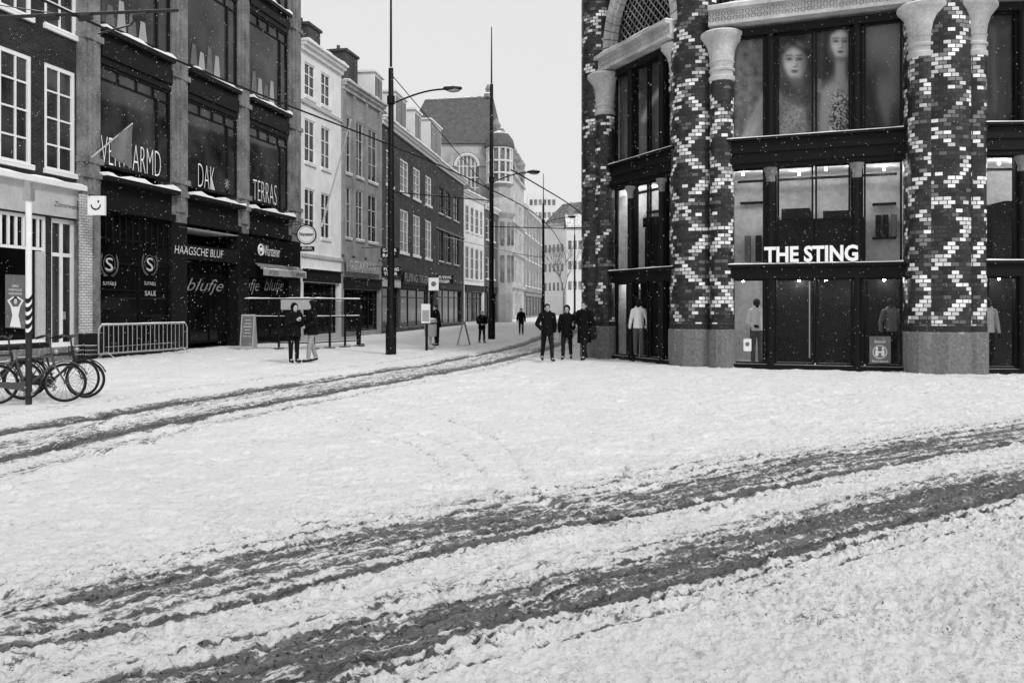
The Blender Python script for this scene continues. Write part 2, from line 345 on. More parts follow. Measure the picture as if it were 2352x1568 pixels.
def make_ground():
    yr=[-300,-60,-20,-8,-3,0,1,1.8,2.4,2.8]
    y=3.1
    while y<62: yr.append(y); y*=1.0034
    while y<1500: yr.append(y); y*=1.25
    yr=np.array(yr); t=np.concatenate([[-400,-100,-30,-10,-4,-2,-1.2,-.85],np.linspace(-.7,.7,1050),[.85,1.2,2,4,10,30,100,400]])
    W=np.maximum(yr,2.8)
    Y,T=np.meshgrid(yr,t,indexing='ij'); X=T*W[:,None]
    X=np.clip(X,-1500,1500)
    X=X+T*1e-3
    dT,sT=dist(X,Y,TRK); d1,s1=dist(X,Y,R1); d2,s2=dist(X,Y,R2)
    big=fbm(X*.5,Y*.5,3,1); med=fbm(X*2.3,Y*2.3,4,5); fin=fbm(X*9,Y*9,3,9); vf=fbm(X*26,Y*26,2,14)
    Z=(big-.5)*.04+(med-.5)*.045+(fin-.5)*.036+(vf-.5)*.016
    foot=sm(vnoise(X*2.9,Y*2.9,33),.62,.8)*sm(vnoise(X*.6,Y*.6,34),.25,.6)
    Z+= -.035*foot
    Z+= .02*sm(vnoise(X*7,Y*7,35),.78,.95)
    slush=np.zeros_like(X); clod=np.zeros_like(X)
    clod=np.maximum(clod,.20*sm(fbm(X*.8,Y*.8,3,37),.45,.65)*(Y<30))
    wob=(fbm(X*.7,Y*.7,3,21)-.5)*.26+(fin-.5)*.09
    def band(d,c,hw,st,p=3.0):
        return st*np.exp(-(np.abs(d+wob-c)/hw)**p)
    def up(v):
        nonlocal slush; slush=np.maximum(slush,v)
    m1=.5+1.0*fbm(s1*.45,d1*2.2,3,81); m2=.5+1.0*fbm(s2*.45,d2*2.2,3,83); mT=.5+1.0*fbm(sT*.35,dT*2.2,3,85)
    for c in (.78,-.78):
        up(band(dT,c,.2,1.0)); up(band(dT,c+.08,.46,.62,3)*mT); clod=np.maximum(clod,.5*np.exp(-((np.abs(dT-c)-.35)/.15)**2))
    up(band(dT,0,1.0,.42,4)*mT); up(band(dT,-1.5,.35,.4,2)*mT); up(band(dT,.2,.04,.7,2)*mT); up(band(dT,-.2,.04,.7,2)*mT)
    up(band(d1,.08,.58,.58,4)*m1); up(band(d1,.2,.95,.36,3)*m1)
    for c,hw,st in ((-.36,.09,1.0),(-.14,.05,.95),(.08,.04,.85),(.30,.045,.95),(.5,.03,.85),(.72,.025,.7),(.92,.02,.55)): up(band(d1,c,hw,st,2)*np.clip(m1*1.15,.4,1.1))
    up(band(d2,.05,.42,.62,4)*m2); up(band(d2,.5,.25,.40,3)*m2)
    for c,hw,st in ((-.2,.11,1.05),(.08,.05,.95),(.28,.04,.9),(-.40,.025,.85),(.5,.03,.7),(-.6,.02,.65)): up(band(d2,c,hw,st,2)*np.clip(m2*1.15,.4,1.1))
    clod=np.maximum(clod,.95*np.exp(-((d1+wob+.55)/.18)**2)); clod=np.maximum(clod,.8*np.exp(-((d1+wob-.72)/.25)**2)); clod=np.maximum(clod,1.0*np.exp(-((d2+wob+.42)/.2)**2)); clod=np.maximum(clod,.75*np.exp(-((d2+wob-.42)/.18)**2))
    for arc in ([(-4.6,15.5),(-2.6,13.2),(-1.2,10.8),(-.5,8.6)],[(-2.6,16.5),(-1.0,13.4),(-.1,11),(.15,8.7)],[(-4.2,15.8),(-2.2,13.5),(-.8,11),(-.2,8.8)]):
        da,_=dist(X,Y,catmull(arc)); g=(1-sm(np.abs(da),.02,.08)); Z-=.015*g; up(.36*g)
    near=sm(-d2,.25,.6)*(1-sm(-d2,5,9)); clod=np.maximum(clod,near*np.clip(.42+.35*sm(big,.42,.62),0,.8))
    between=(d1<0)&(d2>0); clod=np.maximum(clod,np.where(between,.42,0))
    clod=np.maximum(clod,.45*np.exp(-((d1-1.0)/.7)**2))
    rid=np.exp(-((dT-2.3)/.35)**2)*(Y<45); Z+=.04*rid*med; clod=np.maximum(clod,.5*rid); up(.36*rid)
    lump=sm(fbm(X*15,Y*15,3,41),.5,.72); lump2=sm(vnoise(X*33,Y*33,47),.55,.95)
    att=np.clip(1.1-Y/40,.15,1)
    body=np.clip(slush,0,1)
    Z-=.02*sm(body,.4,.95)
    Z+=clod*(.03*lump+.016*lump2+.01*(vf-.5))*att
    dirt=sm(fbm(X*18+7,Y*18,4,61),.53,.66)
    dirt2=sm(fbm(X*1.3+7,Y*1.3,3,65),.35,.65)
    up(clod*dirt*(.42+.22*dirt2))
    sx=np.where(np.abs(d1)<np.abs(d2),s1,s2); dx=np.where(np.abs(d1)<np.abs(d2),d1,d2)
    Z+=sm(body,.35,.8)*(.03*(fbm(sx*1.8,dx*17,3,71)-.5)+.014*(vf-.5))*(Y<22)
    far=Y>62; Z=np.where(far,0,Z)
    h,w=X.shape; V=np.stack([X,Y,Z-.02],-1).reshape(-1,3).astype(np.float32)
    idx=np.arange(h*w).reshape(h,w); Q=np.stack([idx[:-1,:-1],idx[:-1,1:],idx[1:,1:],idx[1:,:-1]],-1).reshape(-1,4)
    me=bpy.data.meshes.new('ground'); me.vertices.add(len(V)); me.vertices.foreach_set('co',V.ravel())
    me.loops.add(Q.size); me.loops.foreach_set('vertex_index',Q.ravel().astype(np.int32))
    me.polygons.add(len(Q)); me.polygons.foreach_set('loop_start',np.arange(0,Q.size,4,dtype=np.int32)); me.update(calc_edges=True)
    me.polygons.foreach_set('use_smooth',np.ones(len(Q),dtype=bool))
    for nm,ar in (('slush',slush),('clod',clod)):
        at_=me.attributes.new(nm,'FLOAT','POINT'); at_.data.foreach_set('value',ar.ravel().astype(np.float32))
    useT=np.abs(dT)<np.minimum(np.abs(d1),np.abs(d2))
    us=np.where(useT,sT,sx); ud=np.where(useT,dT,np.where(np.abs(d1)<np.abs(d2),d1,d2+5))
    a=me.attributes.new('trk','FLOAT_VECTOR','POINT'); a.data.foreach_set('vector',np.stack([us,ud,0*us],-1).astype(np.float32).ravel())
    m,nt,b=nodes('snow_and_slush')
    A=lambda n:(lambda q:(setattr(q,'attribute_name',n),q)[1])(nt.nodes.new('ShaderNodeAttribute'))
    sl=A('slush').outputs['Fac']; cl=A('clod').outputs['Fac']; tv=A('trk').outputs['Vector']
    tc=nt.nodes.new('ShaderNodeTexCoord'); o=tc.outputs['Object']
    mp=nt.nodes.new('ShaderNodeMapping'); mp.inputs['Scale'].default_value=(1.3,17,1); nt.links.new(tv,mp.inputs[0])
    st=noise(nt,1.0,7,mp.outputs[0],.68)
    n1=noise(nt,7,9,o,.68); n2=noise(nt,32,6,o,.7); n3=noise(nt,1.1,5,o); n4=noise(nt,48,5,o,.7)
    M=lambda op,a,bb=None:mth(nt,op,a,bb)
    f=M('ADD',sl,M('MULTIPLY',M('SUBTRACT',n1,.5),1.3)); f=M('ADD',f,M('MULTIPLY',M('SUBTRACT',n2,.5),1.2)); f=M('ADD',f,M('MULTIPLY',M('MULTIPLY',M('SUBTRACT',st,.5),1.9),ramp(nt,sl,.1,.5)))
    f=ramp(nt,f,.40,.66)
    dirtc=mixc(nt,ramp(nt,st,.38,.62),.03,.25); dirtc=mixc(nt,ramp(nt,n1,.52,.68),dirtc,.17); dirtc=mixc(nt,ramp(nt,n4,.54,.62),dirtc,.015)
    snowc=mixc(nt,ramp(nt,n3,.3,.7),.86,.96)
    gr=noise(nt,11,9,o,.72); snowc=mixc(nt,ramp(nt,gr,.44,.3),snowc,.52)  # painted shade: hollows of the bump grain get a darker snow colour
    speck=M('MULTIPLY',ramp(nt,noise(nt,19,6,o,.75),.57,.67),M('ADD',.26,M('MULTIPLY',cl,.7)))
    snowc=mixc(nt,speck,snowc,.34)
    grit=M('MULTIPLY',ramp(nt,n4,.57,.62),M('MULTIPLY',ramp(nt,n1,.46,.56),ramp(nt,cl,.15,.6)))
    snowc=mixc(nt,grit,snowc,.05)
    col=mixc(nt,f,snowc,dirtc)
    nt.links.new(col,b.inputs['Base Color'])
    nt.links.new(mixc(nt,f,.75,.5),b.inputs['Roughness']); b.inputs['Specular IOR Level'].default_value=.2
    bm=nt.nodes.new('ShaderNodeBump'); bm.inputs['Strength'].default_value=1.0; bm.inputs['Distance'].default_value=.055
    hh=M('ADD',gr,M('MULTIPLY',M('MULTIPLY',st,sl),.9)); hh=M('ADD',hh,M('MULTIPLY',n4,.25)); nt.links.new(hh,bm.inputs['Height']); nt.links.new(bm.outputs[0],b.inputs['Normal'])
    me.materials.append(m)
    g=bpy.data.objects.new('ground',me); COL.objects.link(g); g['kind']='structure'
make_ground()
# ================================================================ LEFT ROW
k=.212
def L1pt(px,off=0.0):
    Y=(20.25+off)/((CX-px)/FPX+k); return (at(px,Y),Y)
def mkF(p0,p1): return Fr(p0[0],p0[1],p1[0],p1[1])
# ---- brick shop building at the far left
def left_building():
    F=mkF(L1pt(-60,.25),L1pt(187,.25)); t=thing('shop_building','dark brick building at the far left edge with white sash windows over a pale fascia','building',F.P(0,0,0))
    L=F.L; W=[]
    for a in ((-34,72,98,350,3,4),(102,172,142,390,2,4)):
        W.append((op(F,*a[:4]),a[4],a[5]))
    zz=W[1][0][2]; W[0]=((W[0][0][0],W[0][0][1],zz,W[1][0][3]),3,4)
    z1=F.z(102,-250)
    for a,c in (((-34,72),3),((102,176),2)): 
        W.append(((F.u(a[0]),F.u(a[1]),F.z(102,58),z1),c,5))
    W+= [((F.u(a),F.u(b),z1+1.2,z1+3.5),2,3) for a,b in ((-34,72),(102,176))]
    zs=F.z(100,497)
    shop=[((F.u(-50),F.u(108),.6,zs),4),((F.u(118),F.u(176),.42,zs),2)]
    wall(F,L,z1+4.3,[w[0] for w in W]+[s[0] for s in shop],9,.3,'brick',t)
    for o,c,r in W: window(F,o,t,c,r,'white','glass2',.13,.08,mw=.055)
    w=window(F,shop[0][0],t,1,1,'white','glass',.1,.12,False,'shop_window',.09,bars=[.74])
    u0,u1=shop[0][0][:2]
    for q in range(1,9):
        mb=MB(); c=u0+(u1-u0)*q/9; F.box(mb,c-.04,c+.04,-.115,-.06,(zs-.6)*.74+.65,zs-.1); mb.build('glazing_bar','white',w,F)
    mb=MB(); c=u0+(u1-u0)*.93; F.box(mb,c-.2,c+.2,-.11,-.05,.7,zs-1.1); mb.build('jamb_panel','lgrey',w,F)
    d=window(F,shop[1][0],t,2,1,'white','glass2',.14,.15,False,'door',.12,bars=[.72])
    mb=MB(); F.box(mb,F.u(150),F.u(153),-.09,-.03,1.3,1.55); mb.build('handle','steel',d)
    mb=MB(); F.box(mb,F.u(-60),F.u(183),.004,.1,zs+.05,F.z(100,425)); b=mb.build('fascia','lgrey',t,F)
    text('Zonnenweelde',F,F.u(118),F.u(180),F.z(118,474),F.z(118,462),.105,'ink',b,shear=.3)
    mb=MB(); F.box(mb,F.u(-60),F.u(183),.004,.3,F.z(100,425)+.003,F.z(100,413)); c=mb.build('ledge','white',t,F); snowcap(F,c,F.u(-60),F.u(183),.0,.28,F.z(100,413)+.004,.07)
    mb=MB(); F.box(mb,F.u(-60),F.u(182),.004,.12,-.1,.4); mb.build('plinth','granite',t,F)
    mb=MB(); a=F.P(F.u(184),.12,0); mb.tube((a[0],a[1],F.z(186,205)),(a[0],a[1],F.z(186,120)),.04,.04,8); mb.build('drainpipe','white',t)
    p=[(10,630),(56,632),(56,755),(10,752)]
    q=decal(F,p,.03,'midink',None,'window_poster',origin=F.P(F.u(33),0,1)); tag(q,'grey advertising poster with a posing figure in the pale shop window','poster')
    decal(F,ell(33,690,7,9),.034,'ink',q,'hair'); decal(F,[(22,704),(44,704),(40,724),(46,752),(20,750),(26,724)],.036,'sign',q,'figure'); decal(F,ell(33,692,4.5,6.5),.04,'lightink',q,'face')
    decal(F,[(22,704),(14,690),(28,680),(30,683),(19,691),(27,704)],.038,'sign',q,'arm'); decal(F,[(44,704),(52,690),(38,680),(36,683),(47,691),(39,704)],.038,'sign',q,'arm')
    for i,tx in enumerate(('DAG','OVERTOLLIGE','VERWEND')): text(tx,F,F.u(17 if i else 26),F.u(48 if i else 40),F.z(30,665+i*9-6),F.z(30,661+i*9-7),.036,'sign',q)
left_building()
# ---- dark glass arcade building with stone pilasters
def arcade():
    F=mkF(L1pt(186),L1pt(690)); t=thing('arcade_building','dark glass fronted building with slim stone pilasters, lettered upper windows and a black ground floor','building',F.P(0,0,0))
    Z1=6.25; L=F.L
    bays=[(231,393),(431,546),(573,662)]
    zr=[(Z1+.25,10.0),(11.35,15.2),(16.3,19.5)]
    mb=MB(); P=F.P
    F.box(mb,0.02,L,-9,-1.6,0,21); mb.build('core_wall','darkns',t,F)
    mb=MB(); F.box(mb,0,L,-1.6,.3,19.6,21.2); mb.build('parapet','stone',t,F)
    for a,b in ((190,229),(394,430),(547,572),(663,690)):
        ua,ub=F.u(a),F.u(b); mb=MB(); zb=0 if a==190 else 5.0
        F.box(mb,ua,ub,-.6,.03,zb,20.5); w=ub-ua
        F.box(mb,ua+w*.2,ub-w*.2,.033,.09,zb+.4,20.4); F.box(mb,ua+w*.42,ub-w*.42,.093,.13,zb+.4,20.4)
        for z in (6.0,6.5,10.6,15.6): F.box(mb,ua-.03,ub+.03,-.45,.15,z,z+.2)
        mb.build('pilaster','stone',t,F)
        if zb>0:
            mb=MB(); F.box(mb,ua,ub,-.6,.0,0,4.98); mb.build('pier','dark',t,F)
        else:
            mb=MB(); F.box(mb,F.u(178),F.u(204),.04,.14,.85,5.4); mb.build('glazed_brick_pier','wbrick',t,F)
            mb=MB(); F.box(mb,F.u(178),F.u(231),.035,.2,-.1,.83); mb.build('plinth','dark',t,F)
    def bar(a,b,c,d,e,f,m,par): mb=MB(); F.box(mb,a,b,c,d,e,f); mb.build('glazing_bar',m,par,F)
    for bi,(a,b) in enumerate(bays):
        ua,ub=F.u(a),F.u(b)
        for zi,(z0,z1) in enumerate(zr):
            w=window(F,(ua,ub,z0,z1),t,1,1,'dark','glass2',.1,.1,False,'window',.06,bars=[.86])
            for q in range(1,4): cu=ua+(ub-ua)*q/4; bar(cu-.03,cu+.03,-.1,-.04,z1-(z1-z0)*.14,z1-.1,'dark',w)
            cu=ua+(ub-ua)*.8; bar(cu-.05,cu+.05,-.1,-.03,z0,z1-.5,'dark',w)
            zt=(zr[zi+1][0] if zi<2 else 19.6)
            mb=MB(); F.box(mb,ua,ub,-.3,.01,z1,zt-.3); F.box(mb,ua,ub,.012,.08,z1+.25,zt-.55); F.box(mb,ua,ub,.012,.22,zt-.3,zt-.15); mb.build('spandrel','dark',t,F)
            snowcap(F,t,ua,ub,-.05,.25,zt-.148,.13,'sill_snow')
            if zi==1:
                for q in range(4):
                    mb=MB(); c=ua+(ub-ua)*(.15+.15*q); hh_=.8+.35*((q*5+bi)%3)/2; mb.quadbox([F.P(c-.25,-.08,z0+.08),F.P(c+.25,-.08,z0+.08),F.P(c+.25,-.097,z0+.08),F.P(c-.25,-.097,z0+.08),F.P(c-.12,-.08,z0+hh_),F.P(c+.12,-.08,z0+hh_),F.P(c+.12,-.097,z0+hh_),F.P(c-.12,-.097,z0+hh_)]); mb.build('window_display','signg' if q%2 else 'midink',w)
        mb=MB(); F.box(mb,ua-.1,ub+.1,-.3,.15,5.0,5.25); F.box(mb,ua-.1,ub+.1,-.3,.36,6.0,6.15); F.box(mb,ua,ub,-.3,.02,5.252,5.998); mb.build('entablature','dark',t,F)
        snowcap(F,t,ua-.1,ub+.1,-.02,.38,6.153,.16,'sill_snow')
    for s_,a,b in (('VERWARMD',233,370),('DAK',456,494),('TERRAS',582,636)):
        ua,ub=F.u(a),F.u(b); text(s_,F,ua,ub,6.6,7.55,-.015,'whitens',t,bold=-.022)
    mb=MB(); c=F.u(523); 
    for q in range(8):
        an=q*math.pi/4; mb.tube(F.P(c+.04*math.cos(an),-.03,7.0+.04*math.sin(an)),F.P(c+.24*math.cos(an),-.03,7.0+.24*math.sin(an)),.016,.008,4)
    mb.build('emblem','lightink',t)
    ua,ub=F.u(231),F.u(405)
    w=window(F,(ua,ub,.35,5.0),t,2,1,'darkns','glass',.1,.12,False,'shop_window',.09,bars=[.42,.62,.8])
    for q in range(1,12): cu=ua+(ub-ua)*q/12; bar(cu-.018,cu+.018,-.1,-.06,3.9,4.9,'dark',w)
    mb=MB(); F.box(mb,ua,ub,-.2,.1,-.1,.33); mb.build('plinth','dark',t,F)
    for c,l in ((253,0),(346,1)):
        cu=F.u(c); Yc=F.Y(c)
        text('S',F,cu-.2,cu+.2,zat(622,Yc),zat(592,Yc),-.03,'lightink',w,bold=.0)
        mb=MB()
        for q in range(10):
            for sg_ in (-1,1):
                an=math.pi*(-.5)+sg_*(.25+q*.2); r=.42; p=F.P(cu+r*math.cos(an),-.03,zat(605,Yc)+r*math.sin(an)); an2=an+sg_*.25
                p2=F.P(cu+(r+.09)*math.cos(an2),-.03,zat(605,Yc)+(r+.09)*math.sin(an2)); mb.tube(p,p2,.02,.008,4)
        mb.torus(F.P(cu,-.03,zat(605,Yc)),.3,.01,(F.n.x,F.n.y,0),24,4)
        mb.build('emblem','midink',w)
        text('SUITABLE',F,cu-.33,cu+.36,zat(655,Yc),zat(647,Yc),-.03,'lightink',w)
        if l: text('SALE',F,cu-.3,cu+.36,zat(679,Yc),zat(668,Yc),-.03,'lightink',w,bold=.01)
    ua,ub=F.u(411),F.u(546)
    mb=MB(); F.box(mb,ua,ub,-1.55,-1.5,0,4.9); mb.build('recess_wall','darkns',t,F)
    mb=MB(); F.box(mb,ua,ub,-1.5,.0,4.82,4.87); mb.build('recess_ceiling','pale',t,F)
    w=window(F,(ua,ub,.2,3.55),t,3,1,'darkns','glass',.1,.5,False,'shop_window',.07,bars=[.8])
    mb=MB(); F.box(mb,ua,ub,-.2,-.02,3.62,4.2); b=mb.build('sign_board','dark',t,F)
    text('HAAGSCHE BLUF',F,F.u(399),F.u(511),3.78,4.1,.04,'sign',b,shear=.15,bold=-.01)
    ua,ub=F.u(553),F.u(689)
    w3=window(F,(ua,ub,.3,3.0),t,4,1,'darkns','glass',.1,.1,False,'shop_window',.07,bars=[.85])
    mb=MB(); F.box(mb,ua,ub,-.2,.02,3.03,4.95); mb.build('upper_panel','darkns',t,F)
    cu=F.u(597); mb=MB(); mb.torus(F.P(cu,.05,4.35),.24,.045,(F.n.x,F.n.y,0),24,5); mb.sphere(F.P(cu,.05,4.35),.11); mb.build('emblem','sign',t)
    text('Warsteiner',F,F.u(606),F.u(641),4.1,4.6,.05,'sign',t,shear=.2)
    for a,b,v in ((448,532,-.42),(546,597,-.05),(608,652,-.05)):
        Yc=F.Y(a); text('blufje',F,F.u(a),F.u(b),zat(676,Yc),zat(638,Yc),v+.03,'dimink',t,shear=.45,bold=-.008)
    aw=thing('awning','grey folded shop awning with pale valance under the black facade panel','awning',F.P(F.u(580),.1,3.0))
    u0,u1=F.u(584),F.u(684); mb=MB(); mb.quadbox([F.P(u0,.45,3.42),F.P(u1,.45,3.42),F.P(u1,.05,3.68),F.P(u0,.05,3.68),F.P(u0,.45,3.45),F.P(u1,.45,3.45),F.P(u1,.05,3.72),F.P(u0,.05,3.72)]); mb.build('awning_cover','canvas',aw)
    snowcap(F,aw,u0,u1,.3,.47,3.46,.04)
    mb=MB(); F.box(mb,u0,u1,.453,.48,3.15,3.45); v=mb.build('valance','signg',aw)
    l=u1-u0
    text('FOOD',F,u0+l*.12,u0+l*.32,3.2,3.38,.485,'ink',v,bold=.01); text('DRINKS',F,u0+l*.74,u0+l*.96,3.2,3.38,.485,'ink',v,bold=.01)
arcade()
# ---- generic houses
def house(name,label,F,z1,depth,wm,wins,fm='white',pm='glass2',corn='white',shop=None,rev=.2,group=None,fw=.08,sillm='white',bands=(),bm=None):
    t=thing(name,label,'building',F.P(0,0,0),group)
    ops=[w[0] for w in wins]; so=[]
    if shop: so=[(s[0],s[1],.25,s[2]) for s in shop]
    wall(F,F.L,z1,ops+so,depth,rev,wm,t)
    for w in wins: window(F,w[0],t,w[1],w[2],fm,pm,fw,rev*.5,mw=.05,sm=sillm)
    for s in (shop or []): shopfront(F,t,s[0],s[1],s[2],s[3],fasc=s[5] if len(s)>5 else 'dark')
    for z in bands: mb=MB(); F.box(mb,.02,F.L-.02,.004,.1,z,z+.16); mb.build('string_course',bm or wm,t,F)
    if corn: cornice(F,t,0,F.L,z1,corn)
    return t
def zrows(F,px,rows): return [(F.z(px,b),F.z(px,a)) for a,b in rows]
def grid(F,pxs,refpx,rows,c=2,r=3):
    out=[]
    for a,b in pxs:
        for z0,z1 in zrows(F,refpx,rows): out.append(((F.u(a),F.u(b),z0,z1),c,r))
    return out
F=mkF(L1pt(691),L1pt(784)); FW=F
t=house('town_house','tall narrow white plastered house with chimney beside the dark glass building',F,15.4,9,'plaster',grid(F,((700,724),(738,759)),700,((140,220),(270,372),(430,540)),2,3),shop=[(F.u(697),F.u(776),3.0,3,None)],bands=(4.3,12.2),bm='lgrey')
r=pitched(F,t,F.L,15.42,9,2.2); chimney(F,r,F.L-1.8,F.L-.2,-2.5,-1.2,15.5,17.3)
F=mkF(L1pt(785),L1pt(876)); FG=F
t=house('town_house','grey plastered house with tall dark framed windows between the white house and the brick house',F,14.65,9,'grey',grid(F,((789,806),(817,834),(844,866)),789,((262,395),(425,545)),2,3),fm='lgrey',sillm='pale',corn='pale',shop=[(F.u(790),F.u(870),2.75,4,None)])
for px in (786.5,811,839,871): mb=MB(); u=F.u(px); F.box(mb,u-.18,u+.18,.004,.12,4.7,14.1); mb.build('pilaster','grey',t,F)
b=MB(); F.box(b,F.u(788),F.u(868),.2,.3,3.75,4.5); b=b.build('sign_board','grey',t,F); text('G-STAR RAW',F,F.u(790),F.u(852),3.85,4.4,.34,'lightink',b,bold=.02)
r=pitched(F,t,F.L,14.67,9,2.5); chimney(F,r,F.L-2.2,F.L-.3,-3,-1.5,14.8,17.6)
P1=L1pt(876); P2=(at(1001,72),72)
F=mkF(P1,P2)
t=house('town_house','brown brick house with white sash windows and white dormers in its snowy roof',F,14.0,10,'brick2',grid(F,((887,904),(919,938),(949,965),(977,991)),919,((362,440),(478,580)),2,4),shop=[(F.u(878.5),F.u(915),3.0,2,None,'lgrey'),(F.u(920),F.u(998),3.0,4,None,'dark')],fw=.14)
b=MB(); F.box(b,F.u(918),F.u(998),.2,.3,3.3,4.2); b=b.build('sign_board','dark',t,F); text('FLYING TIGER',F,F.u(919),F.u(975),3.5,4.1,.34,'dimink',b,bold=.02)
r=pitched(F,t,F.L,14.02,10,5.2)
for a,b_ in ((890,908),(936,960),(978,992)): dormer(F,r,F.u(a),F.u(b_),14.6,17.2,-.9)
F=mkF(P2,(at(1065,84),84))
t=house('town_house','darker brown brick house with narrow windows and single dormer before the low white house',F,13.9,10,'brick2',grid(F,((1008,1018),(1024,1034),(1042,1054)),1008,((428,490),(520,600)),2,3),fm='dark',sillm='stone',shop=[(F.u(1006),F.u(1060),3.2,4,None)],bands=(8.2,),bm='stone')
r=pitched(F,t,F.L,13.92,10,4.6); dormer(F,r,F.u(1012),F.u(1036),14.5,17.6,-.9)
F=mkF((at(1066,84.2),84.2),(at(1112,92),92))
t=house('town_house','low white house with many narrow windows standing behind the second lamp pole',F,13.0,9,'plaster',grid(F,((1069,1078),(1081,1089),(1092,1100),(1103,1109)),1069,((470,530),(565,640)),1,3),shop=[(F.u(1068),F.u(1108),3.2,4,None)])
r=pitched(F,t,F.L,13.02,9,4.0)
F=mkF((at(1113,92.2),92.2),(at(1143,99),99))
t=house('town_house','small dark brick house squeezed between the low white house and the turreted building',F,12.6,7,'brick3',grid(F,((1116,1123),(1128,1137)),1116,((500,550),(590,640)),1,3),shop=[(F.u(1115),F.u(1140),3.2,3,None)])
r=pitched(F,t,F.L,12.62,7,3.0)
# ---- turreted building
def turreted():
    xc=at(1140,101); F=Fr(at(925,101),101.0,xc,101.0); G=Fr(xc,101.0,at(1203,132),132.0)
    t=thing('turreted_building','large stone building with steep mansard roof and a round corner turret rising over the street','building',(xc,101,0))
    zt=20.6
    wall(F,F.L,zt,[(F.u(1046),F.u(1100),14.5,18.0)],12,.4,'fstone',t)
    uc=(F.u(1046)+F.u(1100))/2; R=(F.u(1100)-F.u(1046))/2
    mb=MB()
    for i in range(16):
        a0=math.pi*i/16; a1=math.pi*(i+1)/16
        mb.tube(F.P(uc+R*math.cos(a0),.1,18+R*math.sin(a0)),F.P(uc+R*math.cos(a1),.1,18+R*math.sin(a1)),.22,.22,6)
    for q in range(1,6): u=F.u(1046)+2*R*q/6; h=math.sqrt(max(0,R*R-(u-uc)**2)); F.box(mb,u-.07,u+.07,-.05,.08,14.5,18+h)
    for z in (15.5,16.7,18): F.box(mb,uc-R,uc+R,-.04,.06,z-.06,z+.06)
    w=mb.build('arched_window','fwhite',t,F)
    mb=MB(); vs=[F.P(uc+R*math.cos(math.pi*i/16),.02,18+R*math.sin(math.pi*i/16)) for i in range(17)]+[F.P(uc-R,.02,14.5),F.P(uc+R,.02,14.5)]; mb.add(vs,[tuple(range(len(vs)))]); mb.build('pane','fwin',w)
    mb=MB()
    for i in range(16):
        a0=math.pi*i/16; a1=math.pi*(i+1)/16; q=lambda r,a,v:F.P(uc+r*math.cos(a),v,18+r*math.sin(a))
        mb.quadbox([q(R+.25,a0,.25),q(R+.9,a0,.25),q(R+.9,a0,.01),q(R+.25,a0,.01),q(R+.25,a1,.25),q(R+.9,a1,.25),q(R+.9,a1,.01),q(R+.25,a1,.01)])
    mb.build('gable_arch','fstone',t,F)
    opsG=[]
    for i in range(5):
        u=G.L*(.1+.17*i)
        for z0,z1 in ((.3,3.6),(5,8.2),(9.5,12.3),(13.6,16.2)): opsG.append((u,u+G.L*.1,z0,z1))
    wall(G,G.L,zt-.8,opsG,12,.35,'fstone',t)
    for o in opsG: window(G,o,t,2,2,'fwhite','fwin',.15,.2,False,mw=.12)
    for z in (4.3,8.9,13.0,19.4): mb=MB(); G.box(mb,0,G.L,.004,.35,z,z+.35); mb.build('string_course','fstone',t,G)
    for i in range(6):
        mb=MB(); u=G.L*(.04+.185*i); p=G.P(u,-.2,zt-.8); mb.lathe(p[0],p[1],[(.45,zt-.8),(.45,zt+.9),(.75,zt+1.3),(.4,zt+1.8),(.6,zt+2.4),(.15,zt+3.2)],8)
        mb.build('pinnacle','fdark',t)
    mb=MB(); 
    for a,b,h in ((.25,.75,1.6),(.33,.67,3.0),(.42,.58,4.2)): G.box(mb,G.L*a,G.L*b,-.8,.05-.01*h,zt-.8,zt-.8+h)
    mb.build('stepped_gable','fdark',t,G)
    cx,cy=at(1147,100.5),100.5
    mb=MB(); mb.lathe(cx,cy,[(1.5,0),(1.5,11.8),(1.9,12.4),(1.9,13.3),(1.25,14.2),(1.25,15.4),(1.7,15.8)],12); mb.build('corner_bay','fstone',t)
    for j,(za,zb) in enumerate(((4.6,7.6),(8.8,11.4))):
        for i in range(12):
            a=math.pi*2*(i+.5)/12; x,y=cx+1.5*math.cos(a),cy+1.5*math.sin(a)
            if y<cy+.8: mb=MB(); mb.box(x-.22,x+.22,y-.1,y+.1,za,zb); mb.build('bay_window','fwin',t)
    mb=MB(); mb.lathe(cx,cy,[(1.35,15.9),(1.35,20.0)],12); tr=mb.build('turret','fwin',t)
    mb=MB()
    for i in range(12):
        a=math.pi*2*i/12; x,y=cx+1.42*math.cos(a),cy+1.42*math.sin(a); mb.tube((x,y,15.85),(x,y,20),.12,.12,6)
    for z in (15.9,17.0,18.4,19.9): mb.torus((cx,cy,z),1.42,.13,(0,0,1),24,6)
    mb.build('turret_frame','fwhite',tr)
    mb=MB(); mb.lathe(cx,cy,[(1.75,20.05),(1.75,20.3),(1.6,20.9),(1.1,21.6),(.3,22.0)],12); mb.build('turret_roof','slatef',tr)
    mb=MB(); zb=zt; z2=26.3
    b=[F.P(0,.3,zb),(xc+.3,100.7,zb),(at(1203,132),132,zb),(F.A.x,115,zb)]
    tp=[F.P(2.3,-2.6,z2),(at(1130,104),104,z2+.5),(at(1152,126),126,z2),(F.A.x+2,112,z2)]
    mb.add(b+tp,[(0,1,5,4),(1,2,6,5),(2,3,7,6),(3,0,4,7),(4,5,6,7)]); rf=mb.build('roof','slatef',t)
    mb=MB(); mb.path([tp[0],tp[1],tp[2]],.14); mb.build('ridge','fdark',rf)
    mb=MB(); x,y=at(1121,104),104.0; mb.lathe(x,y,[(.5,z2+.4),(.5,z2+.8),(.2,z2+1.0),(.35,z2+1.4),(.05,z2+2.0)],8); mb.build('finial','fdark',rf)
turreted()
